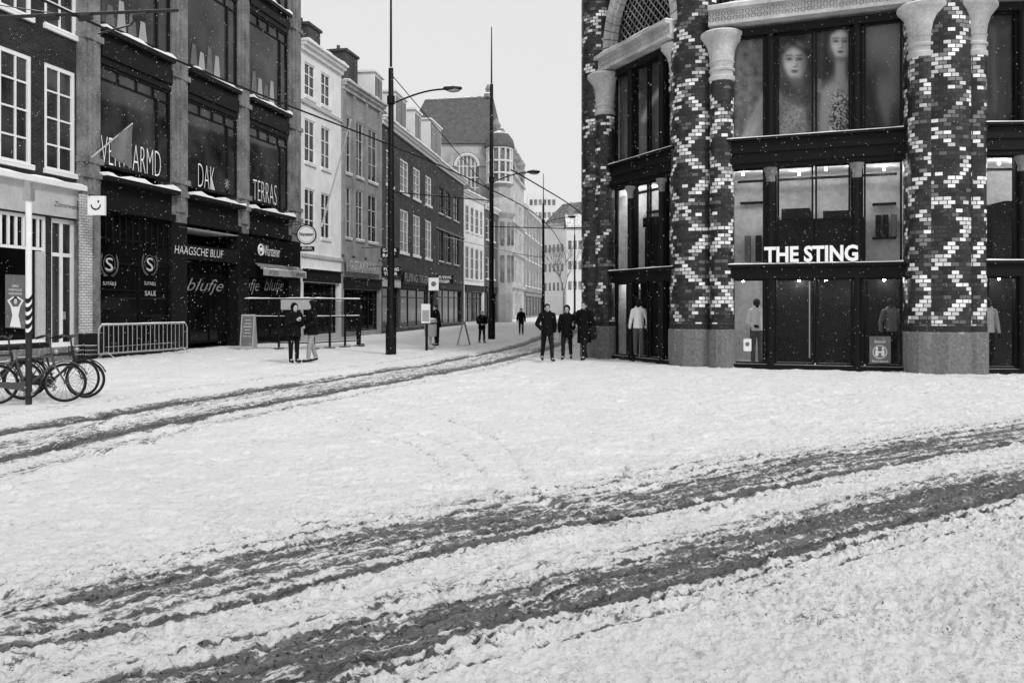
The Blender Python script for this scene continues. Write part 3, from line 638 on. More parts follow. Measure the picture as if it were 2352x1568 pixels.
# ---- far buildings
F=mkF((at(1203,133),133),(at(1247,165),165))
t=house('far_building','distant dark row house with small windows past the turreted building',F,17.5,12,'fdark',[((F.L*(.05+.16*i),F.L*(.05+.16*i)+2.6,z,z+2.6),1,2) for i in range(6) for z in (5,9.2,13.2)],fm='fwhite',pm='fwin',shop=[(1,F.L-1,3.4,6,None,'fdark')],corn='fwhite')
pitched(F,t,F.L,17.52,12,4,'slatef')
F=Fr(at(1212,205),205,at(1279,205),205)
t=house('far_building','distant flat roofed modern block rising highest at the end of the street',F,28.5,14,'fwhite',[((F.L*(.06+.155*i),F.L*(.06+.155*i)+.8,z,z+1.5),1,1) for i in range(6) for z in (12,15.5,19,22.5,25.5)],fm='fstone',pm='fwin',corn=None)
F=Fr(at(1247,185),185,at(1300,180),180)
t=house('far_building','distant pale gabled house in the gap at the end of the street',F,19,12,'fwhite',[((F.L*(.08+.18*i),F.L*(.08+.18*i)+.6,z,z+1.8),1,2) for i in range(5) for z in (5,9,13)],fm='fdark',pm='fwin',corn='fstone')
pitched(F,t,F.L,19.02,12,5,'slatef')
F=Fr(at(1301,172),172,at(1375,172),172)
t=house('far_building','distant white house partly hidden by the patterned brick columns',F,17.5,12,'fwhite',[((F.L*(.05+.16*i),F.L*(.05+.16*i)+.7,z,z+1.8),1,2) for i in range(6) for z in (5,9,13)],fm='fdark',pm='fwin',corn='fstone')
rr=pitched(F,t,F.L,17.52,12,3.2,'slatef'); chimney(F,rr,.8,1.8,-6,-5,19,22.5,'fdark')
def tree(x,y,h):
    t=thing('bare_tree','bare leafless tree in front of the pale houses at the end of the street','tree',(x,y,0))
    mb=MB(); mb.tube((x,y,0),(x,y,h*.35),.22,.16); mb.build('trunk','bark',t)
    mb=MB(); rnd=random.Random(3)
    def br(p,d,l,r,n):
        q=p+d*l; mb.tube(p,q,r,r*.6,5,False)
        if n==0: return
        for i in range(3):
            e=(d+Vector((rnd.uniform(-.6,.6),rnd.uniform(-.6,.6),rnd.uniform(-.1,.45)))).normalized(); br(q,e,l*.75,r*.6,n-1)
    for i in range(4): br(Vector((x,y,h*.34)),Vector((rnd.uniform(-.5,.5),rnd.uniform(-.5,.5),1)).normalized(),h*.2,.08,4)
    mb.build('crown','bark',t)
tree(at(1296,120),120,11)
# ================================================================ RIGHT BUILDING
def printed(F,x0,x1,y0,y1,v,paint,parent,step=2.0):
    xs=np.arange(x0,x1+step,step); ys=np.arange(y0,y1+step,step); X,Y=np.meshgrid(xs,ys)
    tone=np.clip(paint(X,Y),.005,.95); mb=MB()
    vs=[F.P(F.u(x),v,F.z(x,y)) for y in ys for x in xs]; w=len(xs)
    fs=[(j*w+i,(j+1)*w+i,(j+1)*w+i+1,j*w+i+1) for j in range(len(ys)-1) for i in range(w-1)]
    mb.add(vs,fs); o=mb.build('poster','print',parent); a=o.data.attributes.new('tone','FLOAT','POINT'); a.data.foreach_set('value',tone.ravel().astype(np.float32)); return o
class Paint:
    def __init__(s,X,Y,bg): s.X=X; s.Y=Y; s.im=bg
    def put(s,m,val,op=1): m=np.clip(m*op,0,1); s.im=s.im*(1-m)+val*m
    def e(s,cx,cy,rx,ry,val,rot=0,op=1,k=10):
        r=math.radians(rot); dx=s.X-cx; dy=s.Y-cy; a=(dx*math.cos(r)+dy*math.sin(r))/rx; b=(-dx*math.sin(r)+dy*math.cos(r))/ry
        q=np.sqrt(a*a+b*b); s.put(1/(1+np.exp(np.clip((q-1)*k,-40,40))),val,op)
    def c(s,x0,y0,x1,y1,r,val,op=1,k=3,r1=None):
        r1=r if r1 is None else r1
        dx,dy=x1-x0,y1-y0; t=np.clip(((s.X-x0)*dx+(s.Y-y0)*dy)/(dx*dx+dy*dy),0,1); d=np.hypot(s.X-x0-t*dx,s.Y-y0-t*dy)-(r+(r1-r)*t); s.put(1/(1+np.exp(np.clip(d*k/2,-40,40))),val,op)
def face(p,cx,cy,s,tl=.5,sh=.16):
    p.e(cx,cy-4*s,28*s,38*s,tl,0,1,14)
    p.e(cx,cy+20*s,19*s,22*s,tl*.9,0,1,8)
    p.e(cx+26*s,cy+2*s,15*s,44*s,sh,8,.8,3.2); p.e(cx-28*s,cy+18*s,8*s,24*s,sh,-8,.45,3.5); p.e(cx,cy+44*s,18*s,8*s,sh*.6,0,.7,4)
    p.e(cx-7*s,cy-24*s,15*s,10*s,min(.9,tl*1.3),0,.5,3)
    for q in (-1,1):
        ex=cx+q*12*s-2*s; ey=cy-4*s
        p.e(ex,ey-1*s,9.5*s,5.5*s,sh*.9,0,.7,3); p.e(ex,ey,6*s,2.4*s,.02,0,1,7); p.e(ex-2*s,ey+.2*s,1.8*s,1.3*s,.4,0,.5,6)
        p.c(ex-7*s,ey-8*s,ex+7*s,ey-9.5*s,1.5*s,.03,.85,2.4/s)
    p.e(cx-14*s,cy+10*s,8*s,7*s,min(.9,tl*1.25),0,.5,3)
    p.c(cx+3*s,cy-5*s,cx+4*s,cy+11*s,2.6*s,sh,.6,1.4/s); p.c(cx-2*s,cy-4*s,cx-2*s,cy+9*s,1.4*s,min(.95,tl*1.3),.5,2/s)
    p.e(cx,cy+14*s,5*s,1.8*s,.05,0,.7,6); p.e(cx-1*s,cy+23*s,8.5*s,2.2*s,.04,0,.95,7); p.e(cx-1*s,cy+26.5*s,7*s,2.6*s,.16,0,.9,7)
def store():
    t=thing('corner_store','corner store with patterned brick columns, stone capitals and large black framed shop windows','building',(8,26,0))
    FB=Fr(6.13,24.9,10.42,23.18); FA=Fr(3.355,29.3,4.89,25.8); FC=Fr(12.05,22.6,16.5,22.3)
    def cyl(x,y,r,z0,z1,n=28,cb='colb'):
        mb=MB(); mb.lathe(x,y,[(r,z0),(r,z1)],n); uv=[]
        for j,z in enumerate((z0,z1)):
            for kk in range(n): uv.append((2*math.pi*r*kk/n+x*3.7,z))
        uv.append(2*math.pi*r); return mb.build('brick_column',cb,t,smooth=True,uvs=uv)
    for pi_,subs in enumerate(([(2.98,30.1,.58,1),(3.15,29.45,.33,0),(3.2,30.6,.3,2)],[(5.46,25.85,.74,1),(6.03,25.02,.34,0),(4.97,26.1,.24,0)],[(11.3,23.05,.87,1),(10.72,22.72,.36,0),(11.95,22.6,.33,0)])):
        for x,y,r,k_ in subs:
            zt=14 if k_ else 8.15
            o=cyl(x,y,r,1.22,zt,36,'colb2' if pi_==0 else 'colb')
            mb=MB(); mb.lathe(x,y,[(r+.05,-.1),(r+.05,1.02),(r+.02,1.06)],14); mb.build('plinth','granite',o)
            mb=MB(); mb.lathe(x,y,[(r+.015,1.061),(r+.015,1.219)],24); mb.build('band','iron',o)
            if k_==0:
                pr=[(r+.01,8.15),(r+.03,8.2),(r+.03,8.28),(r-.01,8.3),(r-.01,8.42),(r+.03,8.44),(r+.03,8.5),(r-.01,8.52),(r,8.66),(r+.03,8.7),(r-.0,8.74),(r+.03,9.0),(r+.1,9.2),(r+.24,9.38),(r+.27,9.42),(r+.27,9.5),(r+.2,9.55)]
                mb=MB(); mb.lathe(x,y,pr,28); mb.build('capital','pale',o,smooth=True)
    def beam(F,u0,u1,zb=9.62):
        mb=MB(); F.box(mb,u0,u1,-.5,.4,zb,zb+.1); F.box(mb,u0,u1,-.5,.33,zb+.102,zb+.42); F.box(mb,u0,u1,-.5,.5,zb+.422,zb+.54); b=mb.build('stone_beam','pale',t,F)
        snowcap(F,b,u0,u1,.0,.48,zb+.543,.05)
        mb=MB(); n=int((u1-u0)/.16)
        for i in range(n):
            for j in (0,1):
                c=F.P(u0+(u1-u0)*(i+.5)/n,.332,zb+.18+.15*j); mb.torus(c,.055,.009,(F.n.x,F.n.y,0),12,4)
        mb.build('ornament','stone',b)
    beam(FB,-.45,FB.L+.2,9.66); beam(FA,-.35,FA.L+.1,9.6); beam(FC,-.1,FC.L)
    uc=FA.L*.5; zc=10.1
    mb=MB(); N=28
    for (ra,rb,v0,v1) in ((1.72,1.86,-.1,.1),(1.863,2.2,-.1,.2)):
        for i in range(N):
            a0=math.pi*i/N; a1=math.pi*(i+1)/N-.012; q=lambda r,a,v:FA.P(uc+r*math.cos(a),v,zc+r*1.25*math.sin(a))
            mb.quadbox([q(ra,a0,v1),q(rb,a0,v1),q(rb,a0,v0),q(ra,a0,v0),q(ra,a1,v1),q(rb,a1,v1),q(rb,a1,v0),q(ra,a1,v0)])
    mb.build('stone_arch','pale',t,FA)
    def lattice(F,u0,u1,z0,z1):
        mb=MB(); F.box(mb,u0,u1,-.35,-.3,z0,z1); g=mb.build('lattice_window','glass',t,F)
        mb=MB(); st=.28; H=z1-z0
        u=u0-H
        while u<u1:
            for sg in (1,-1):
                a0,a1=(u,u+H) if sg>0 else (u+H,u)
                t0=max(0,min(1,((u0 if a1>a0 else u1)-a0)/(a1-a0))) ; t1=max(0,min(1,((u1 if a1>a0 else u0)-a0)/(a1-a0)))
                if t1>t0: mb.tube(F.P(a0+(a1-a0)*t0,-.27,z0+H*t0),F.P(a0+(a1-a0)*t1,-.27,z0+H*t1),.02,.02,4)
            u+=st
        mb.build('lattice','stone',g)
    lattice(FA,uc-1.75,uc+1.75,10.1,12.6); lattice(FB,0,FB.L,10.2,12.4)
    mb=MB(); FA.box(mb,-.2,FA.L+.2,-.9,-.5,9.6,14); FB.box(mb,-.2,FB.L+.2,-.9,-.5,9.6,14); FC.box(mb,-.2,FC.L,-.9,-.5,9.6,14); mb.build('upper_wall','brick',t,FB)
    def bay(F,cols,gcols,mull,tone):
        L=F.L
        for z0,z1 in ((2.5,2.82),(5.62,6.38),(9.35,9.56),(-.1,.1)):
            mb=MB(); F.box(mb,-.1,L+.1,-.3,.08,z0,z1)
            if z0==2.5: F.box(mb,-.1,L+.1,-.2,.2,2.822,2.9)
            if z0==5.62: F.box(mb,-.1,L+.1,.083,.14,5.75,5.9); F.box(mb,-.1,L+.1,.083,.14,6.05,6.2); F.box(mb,-.1,L+.1,-.2,.22,6.382,6.45)
            mb.build('spandrel','black',t,F)
        snowcap(F,t,0,L,.05,.2,2.903,.035,'ledge_snow'); snowcap(F,t,0,L,.05,.22,6.453,.03,'ledge_snow')
        for (a,b) in cols:
            for z0,z1 in ((2.9,5.62),(6.45,9.35)):
                window(F,(F.u(a),F.u(b),z0,z1),t,1,1,'black','see' ,.05,.1,False,'window')
        for (a,b,nm) in gcols:
            w=window(F,(F.u(a),F.u(b),.1,2.5),t,1,1,'black','see',.06,.1,False,nm)
            if nm=='door':
                mb=MB(); F.tube(mb,(F.u(b)-.12,.0,.3),(F.u(b)-.12,.0,2.4),.02); mb.build('handle','chrome',w)
        for m_ in mull:
            u=F.u(m_); p=F.P(u,0,0); mb=MB()
            for z0,z1 in ((.1,2.5),(2.9,5.35),(6.45,9.35)): mb.tube((p[0],p[1],z0),(p[0],p[1],z1),.11,.11,14)
            F.box(mb,u-.16,u+.16,-.2,-.02,.1,9.3); c=mb.build('mullion','black',t)
            mb=MB(); mb.lathe(p[0],p[1],[(.11,5.2),(.13,5.25),(.12,5.35),(.17,5.5),(.2,5.6)],14); mb.build('capital','stone',c)
    bay(FB,[(1681,1756),(1785,1868),(1872,1953),(1984,2072)],[(1681,1756,'shop_window'),(1760,1870,'door'),(1874,1984,'door'),(1988,2072,'shop_window')],[1770,1968],0)
    bay(FA,[(1412,1447),(1451,1485),(1489,1519),(1523,1552)],[(1412,1438,'shop_window'),(1442,1485,'shop_window'),(1489,1519,'shop_window'),(1523,1552,'shop_window')],[1449,1521],0)
    bay(FC,[(2256,2345),(2350,2430)],[(2256,2345,'shop_window'),(2350,2430,'shop_window')],[2348],0)
    for F,bk in ((FB,2.6),(FA,1.6),(FC,2.4)):
        L=F.L
        mb=MB(); F.box(mb,-.2,L+.2,-bk-.1,-bk,-.05,9.5); mb.build('back_wall','room',t,F)
        for a,b in ((-.2,-.1),(L+.1,L+.2)): mb=MB(); F.box(mb,a,b,-bk,-.35,-.05,9.5); mb.build('side_wall','room',t,F)
        for a,b in ((2.55,2.8),(5.7,6.3),(9.3,9.5)): mb=MB(); F.box(mb,-.1,L+.1,-bk,-.32,a,b); mb.build('ceiling','ceil',t,F)
        mb=MB(); F.box(mb,-.1,L+.1,-bk,-.32,-.08,.06); mb.build('shop_floor','granite',t,F)
        for a,b,c,d,e in ((L*.25,L*.8,.9,2.81,4.3),(L*.22,L*.98,1.0,.07,2.5),(L*.3,L*.47,1.1,4.302,4.6),(L*.55,L*.7,1.0,4.302,4.5)): mb=MB(); F.box(mb,a,b,-bk+.02,-bk+c,d,e); mb.build('display_rack','rdark',t,F)
        for a,b,z in ((.02,.2,4.9),(.84,.98,4.7),(.84,.98,3.7)): mb=MB(); F.box(mb,L*a,L*b,-bk+.02,-bk+.3,z,z+.05); mb.build('shelf','rdark',t,F)
        for a in (.05,.12,.17,.86,.9,.95): mb=MB(); F.box(mb,L*a,L*a+.16,-bk+.05,-bk+.3,3.1 if a<.5 else 3.76,3.9 if a<.5 else 4.4); mb.build('garment','midink' if int(a*100)%2 else 'rdark',t,F)
        mb=MB(); F.box(mb,.1,L-.1,-bk+.9,-bk+.97,5.45,5.52); mb.build('ceiling_rail','rdark',t,F)
        for i in range(6):
            u=L*(.08+.165*i); 
            for z in (2.5,5.62):
                v=-.8-.3*(i%3); p=F.P(u,v,z); mb=MB(); mb.tube((p[0],p[1],z-.06),(p[0],p[1],z),.028,.028,8); mb.build('spot_lamp','lamp',t)
    F=FB; s=text('THE STING',F,F.u(1757),F.u(1971),2.93,3.38,.22,'whitens',t,'sign_lettering',bold=.035)
    def paintB(X,Y):
        n=fbm(X*.09,Y*.09,4,91); n2=fbm(X*.35,Y*.35,3,93)
        p=Paint(X,Y,.03+.07*n)
        for cx in (1698,1722,1748): p.c(cx,90,cx-6,320,7,.5*n+.12,.7,.35)
        p.e(2030,80,60,60,.3,0,.7,4); p.e(2050,160,30,60,.22,0,.6,4)
        p.e(2000,260,32,110,.02,12,.95,7); p.e(2045,240,24,70,.2,-16,.9,7); p.e(2062,290,20,60,.03,0,.9,6)
        fold=fbm((X+Y*.4)*.06,(Y-X*.3)*.02,4,99)
        p.e(1842,300,62,105,.06+.40*fold*n2*2,0,1,14); p.c(1772,215,1733,325,22,.22+.5*fold,1,1,34)
        p.e(1900,300,26,70,.04,0,.9,8); p.e(1868,275,18,60,.05,-6,.7,5)
        p.e(1832,116,38,50,.012,6,1,9); p.e(1842,150,36,56,.01,0,1,7)
        p.c(1828,178,1832,200,14,.28,1,1); face(p,1825,136,1.0,.62,.14); p.c(1797,116,1820,95,5,.012,.95,.6); p.c(1820,95,1854,116,7,.012,.95,.6); p.c(1854,116,1860,150,7,.012,.8,.5)
        p.e(1846,214,52,26,.015+.13*n2,8,1,7); p.e(1806,200,16,14,.015+.09*n2,0,1,6)
        for i in range(4): p.c(1882+i*5,182+i*3,1879+i*6,205+i*3,2.2,.4,.85,1.4)
        p.e(1934,92,36,70,.012,0,1,8); p.c(1908,80,1898,195,13,.012,1,.7); p.c(1957,80,1968,205,13,.012,1,.7)
        p.c(1930,130,1930,175,11,.36,1,1); p.e(1932,240,44,60,.36,0,1,8); p.e(1924,205,26,18,.45,0,.6,4)
        p.e(1928,270,34,66,np.clip(.05+(n2-.45)*2.2,.03,.6),0,1,8); p.c(1898,210,1890,300,11,.32,1,1)
        face(p,1931,94,.86,.7,.2); p.c(1911,66,1930,50,6,.012,.95,.7); p.c(1932,50,1953,70,7,.012,.95,.7)
        return p.im
    printed(FB,1680,2074,36,330,-.2,paintB,t)
    def paintA(X,Y):
        n=fbm(X*.09,Y*.09,4,95); p=Paint(X,Y,.03+.09*n)
        p.e(1448,330,26,95,.2,0,1,8); p.e(1447,214,11,19,.45,0,1,9); p.e(1448,202,13,15,.02,0,.9,8)
        p.e(1516,290,26,110,.16,0,1,8); p.c(1466,275,1482,235,5,.55,1,1); p.c(1482,235,1504,206,5,.55,1,1); p.e(1524,168,9,17,.45,0,1,9)
        return p.im
    printed(FA,1412,1552,130,400,-.2,paintA,t)
    def paintC(X,Y):
        n=fbm(X*.05,Y*.02,3,97); p=Paint(X,Y,.015+.04*n)
        for cx in (2268,2290,2325): p.c(cx,60,cx+4,250,2,.2,.5,.6)
        return p.im
    printed(FC,2256,2420,20,300,-.2,paintC,t,4)
    F=FB; n=decal(F,[(1997,772),(2046,772),(2046,834),(1997,834)],.02,'midink',t,'door_notice')
    decal(F,ell(2021,808,17,16,24),.024,'lightink',n,'notice_disc'); decal(F,ell(2021,808,14,13,24),.026,'midink',n,'notice_disc')
    for cx in (2014,2028): decal(F,ell(cx,800,2.8,3.2),.028,'sign',n,'figure_head'); decal(F,[(cx-3.5,804),(cx+3.5,804),(cx+3.5,817),(cx-3.5,817)],.028,'sign',n,'figure_body')
    decal(F,[(2014,807),(2028,807),(2028,810),(2014,810)],.03,'sign',n,'distance_arrow')
    text('Attentie!',F,F.u(2008),F.u(2034),zat(787,23.5),zat(780,23.5),.026,'sign',n); text('Houd afstand!',F,F.u(2003),F.u(2040),zat(831,23.5),zat(826,23.5),.026,'sign',n)
    n=decal(F,[(1708,778),(1726,778),(1726,806),(1708,806)],.02,'sign',t,'door_notice'); decal(F,ell(1717,790,5,5),.024,'midink',n,'notice_disc')
    F=FA
    for a,b in ((1414,1436),(1500,1515)):
        mb=MB(); F.box(mb,F.u(a),F.u(b),-.6,-.55,.2,2.3); mb.build('display_panel','sign',t)
    mb=MB(); mb.quadbox([(3.0,30.6,0),(9,30.6,0),(16,90,0),(7.6,90,0),(3.0,30.6,14),(9,30.6,14),(16,90,14),(7.6,90,14)]); mb.build('flank_wall','brick',t,FA)
    mb=MB(); mb.quadbox([(9,29,0),(17,26,0),(17,60,0),(10,60,0),(9,29,14),(17,26,14),(17,60,14),(10,60,14)]); mb.build('rear_block','brick',t,FB)
    return FA,FB,FC
FA,FB,FC=store()
# ================================================================ STREET POLES AND WIRES
def lamp_pole(px,Y,ztop,zthin,arm,zarm,label,alen=2.0,r=.13):
    x=at(px,Y); t=thing('street_lamp',label,'lamp post',(x,Y,0),'tall lamp and wire poles along the tram street')
    mb=MB(); mb.lathe(x,Y,[(r*1.5,-.05),(r*1.5,1.0),(r*1.05,1.15),(r*.95,4),(r*.7,zthin),(r*.35,zthin+.05),(r*.2,ztop),(.01,ztop+.1)],12); mb.build('pole','black',t,smooth=True)
    if arm:
        pts=[(x+alen*q,Y,zarm+.55*math.sin(q*math.pi*.5)) for q in [i/8 for i in range(9)]]
        mb=MB(); mb.path(pts,.035,8); mb.tube((x,Y,zarm+.0),(x,Y,zarm+.3),r*1.1,r*1.1,10); mb.build('arm','black',t)
        mb=MB(); mb.sphere((x+alen+.25,Y,zarm+.58),.36,(1,.45,.32),14,8); h=mb.build('lamp_head','iron',t,smooth=True)
        mb=MB(); mb.sphere((x+alen+.28,Y,zarm+.52),.26,(1,.5,.35),12,8); mb.build('lamp_lens','steel',h,smooth=True)
    return x
lamp_pole(898,31.8,16.5,10.4,1,9.1,'tall black lamp pole nearest the camera, crossing the whole sky left of centre')
lamp_pole(1129,46.6,16.6,13.6,1,8.35,'second black lamp pole with thin spire top in front of the turreted building')
lamp_pole(1248,78,13.6,11,1,9.2,'third, distant lamp pole near the middle of the street end',2.3)
lamp_pole(1320,112,13.6,11,0,9.2,'farthest slim pole beside the patterned brick column')
def wire(pts,r,label,name='overhead_wire',cat='wire',group='overhead tram wires'):
    mb=MB(); mb.path(pts,r,5); o=mb.build(name,'black',None,origin=pts[0]); tag(o,label,cat,group)
C=[tuple(p) for p in TRK if p[1]>6]
wire([(p[0],p[1],5.75) for p in C],.019,'long overhead tram wire running down the street above the left track')
wire([(p[0]+1.6+max(0,(p[1]-20))*.02,p[1],5.8) for p in C if p[1]>26],.022,'overhead tram wire in the distance right of the long wire')
wire([(at(898,31.8),31.8,5.9),(at(1129,31.8),33.5,5.78)],.022,'cross wire fixed to the nearest lamp pole')
wire([(at(1129,46.6),46.6,6.0),(2.6,46.6,5.9),(4.4,46,5.9)],.026,'cross wire fixed to the second lamp pole')
wire([(at(1248,78),78,6.1),(1.0,72,6.0),(-5.6,72,7.5)],.03,'cross wire running from the third pole to the brick houses')
wire([(at(1129,46.6),46.6,7.8),(at(898,31.8),31.8,10.2)],.018,'sagging cable between the first and second lamp poles')
def cant():
    Y=12.2; x0=-8.9; t=thing('wire_bracket','grey steel tram wire bracket reaching into the top left corner','bracket',(x0,Y,0))
    mb=MB(); mb.tube((x0,Y,0),(x0,Y,7.5),.12,.1,10); mb.build('mast','iron',t)
    z1=zat(46,Y); mb=MB(); mb.tube((x0,Y,z1-.03),(at(410,Y),Y,zat(24,Y)),.028,.024,8)
    for px in (118,196,322): x=at(px,Y); mb.tube((x-.09,Y,zat(42,Y)),(x+.09,Y,zat(38,Y)),.055,.055,8)
    mb.build('boom','iron',t)
    mb=MB(); mb.path([(at(320,Y),Y,zat(34,Y)),(at(300,Y),Y,zat(58,Y)),(at(225,Y),Y,zat(78,Y))],.014); mb.build('steady_arm','iron',t)
    mb=MB(); mb.path([(x0,Y,zat(-30,Y)),(at(196,Y),Y,zat(42,Y))],.008); mb.build('stay_wire','iron',t)
cant()
# ================================================================ SIGNS ON THE LEFT ROW
def flag():
    Y=27.5; x=at(303,Y); t=thing('flag','grey hanging flag with a smile mark on a slanting pole over the lettered window','flag',(x,Y,0))
    a=Vector((at(206,29.0),29.0,zat(365,29.0))); b=Vector((at(304,Y),Y,zat(284,Y))); mb=MB(); mb.tube(a,b,.03,.02); mb.build('flag_pole','white',t)
    mb=MB(); N=10
    vs=[];fs=[]
    for i in range(N+1):
        f=i/N
        top=a.lerp(b,.5+.5*f)
        for j in range(6):
            g=j/5; zb=zat(348+40*f,Y); p=Vector((top.x,top.y+.06*math.sin(f*9+g*3),top.z*(1-g)+zb*g)); vs.append(p)
    for i in range(N):
        for j in range(5): q=i*6+j; fs.append((q,q+6,q+7,q+1))
    mb.add(vs,fs); c=mb.build('flag_cloth','cloth',t,smooth=True)
    G=Fr(at(240,27.4),27.35,at(310,27.2),27.1); decal(G,[(262,358),(268,370),(281,375),(293,368),(297,352),(293,355),(288,365),(280,369),(270,365),(266,356)],.0,'midink',c,'smile_mark'); decal(G,ell(292,338,3,4),.0,'midink',c,'smile_mark')
flag()
def smilesign():
    Y=27.9; G=Fr(at(200,Y),Y,at(240,Y),Y); t=thing('smile_sign','square white projecting sign with a black smile above the white brick pier','sign',(G.A.x,Y,0))
    mb=MB(); G.box(mb,G.u(201),G.u(240),-.12,0,zat(494,Y),zat(450,Y)); b=mb.build('sign_box','sign',t)
    pts=[(220+12*math.cos(a),470+13*math.sin(a)) for a in [math.radians(q) for q in range(0,181,15)]]+[(220+9*math.cos(a),470+9*math.sin(a)) for a in [math.radians(q) for q in range(180,-1,-15)]]
    decal(G,pts,.004,'ink',b,'smile_mark'); decal(G,ell(226,463,2.2,3),.004,'ink',b,'smile_mark')
    mb=MB(); mb.tube((G.A.x+.1,Y,zat(446,Y)),(G.A.x+.1,Y+1.0,zat(446,Y)),.02); mb.tube((G.A.x+.1,Y-.05,zat(446,Y)),(G.A.x+.1,Y-.05,zat(451,Y)),.02); mb.build('bracket','iron',t)
smilesign()
def roundsign():
    Y=41.5; x=at(705,Y); z=zat(539,Y); t=thing('round_sign','round white projecting bar sign hanging in front of the white house','sign',(x,Y,0))
    mb=MB(); mb.tube((x,Y-.1,z),(x,Y+.1,z),.47,.47,28); d=mb.build('disc','sign',t)
    mb=MB(); mb.torus((x,Y-.1,z),.45,.03,(0,1,0),32,6); mb.torus((x,Y-.1,z),.36,.008,(0,1,0),32,5); mb.build('rim','ink',d)
    G=Fr(x-.4,Y-.115,x+.4,Y-.115); text('Warsteiner',G,.06,.74,z-.07,z+.1,.004,'ink',d,bold=.02)
    mb=MB(); mb.tube((x-1.2,Y+.6,z+.52),(x+.0,Y,z+.52),.025); mb.tube((x,Y,z+.52),(x,Y,z+.45),.02); mb.build('bracket','iron',t)
    mb=MB(); mb.box(x-.35,x+.35,Y-.05,Y+.05,zat(577,Y),zat(566,Y)); b=mb.build('sign_box','dark',t); G=Fr(x-.35,Y-.055,x+.35,Y-.055); text('Blufje',G,.12,.6,zat(575,Y),zat(567,Y),.003,'sign',b,shear=.3)
roundsign()
def blade(px0,px1,y0,y1,Y,label,lines,bm='dark',tm='sign'):
    G=Fr(at(px0,Y),Y,at(px1,Y),Y); t=thing('hanging_sign',label,'sign',(G.A.x,Y,0))
    mb=MB(); z0,z1=zat(y1,Y),zat(y0,Y); G.box(mb,0,G.L,-.12,0,z0,z1); b=mb.build('sign_box',bm,t)
    mb=MB(); mb.tube(G.P(.1,-.06,z1+.06),G.P(-1.2,-1.0,z1+.06),.03); mb.tube(G.P(.1,-.06,z1+.06),G.P(.1,-.06,z1),.02); mb.build('bracket','iron',t)
    n=max(1,len(lines)); h=(z1-z0)/n
    for i,l in enumerate(lines): text(l,G,G.L*.12,G.L*.88 if i==0 else G.L*.8,z1-h*(i+.85),z1-h*(i+.15),.004,tm,b,bold=.03)
blade(874,916,569,592,48,'dark hanging shop sign upper of the two beside the nearest lamp pole',['G-STAR','RAW'])
blade(876,922,613,634,52,'dark hanging shop sign lower of the two beside the nearest lamp pole',['FLYING','TIGER'])
blade(1003,1041,632,651,60,'small dark hanging shop sign further along the brick houses',['FLYING','TIGER'])
a=Vector(FW.P(FW.u(735),.1,FW.z(735,520))); b=Vector((at(806,43),43,zat(275,43))); mb=MB(); mb.tube(a,b,.045,.03); tag(mb.build('flag_pole','white',None,origin=tuple(a)),'empty white flagpole slanting out from the white house','flagpole')
# ================================================================ STREET FURNITURE
def striped_post():
    Y=15.45; x=at(66,Y); t=thing('striped_post','slim traffic post with black and white stripes standing among the bicycles','post',(x,Y,0))
    mb=MB(); mb.tube((x,Y,-.05),(x,Y,zat(765,Y)),.055,.055,12); mb.build('post_base','iron',t)
    z0,z1=zat(765,Y),zat(668,Y)
    mb=MB(); mb.tube((x,Y,z0),(x,Y,zat(460,Y)),.052,.052,12); p=mb.build('post','white',t)
    for i in range(5):
        mb=MB(); zz=z0+(z1-z0)*i/5; N=12; vs=[];fs=[]
        for q in range(N+1):
            an=2*math.pi*q/N; sh=.05*math.sin(an)*1.5; rr=.0545
            vs+=[(x+rr*math.cos(an),Y+rr*math.sin(an),zz+sh),(x+rr*math.cos(an),Y+rr*math.sin(an),zz+sh+.085)]
        for q in range(N): fs.append((2*q,2*q+2,2*q+3,2*q+1))
        mb.add(vs,fs); mb.build('stripe','ink',p)
    mb=MB(); mb.box(x-.07,x+.07,Y-.07,Y+.07,zat(461,Y),zat(432,Y)); mb.box(x-.05,x+.05,Y-.05,Y+.05,zat(432,Y),zat(418,Y)); mb.build('post_cap','steel',t)
striped_post()
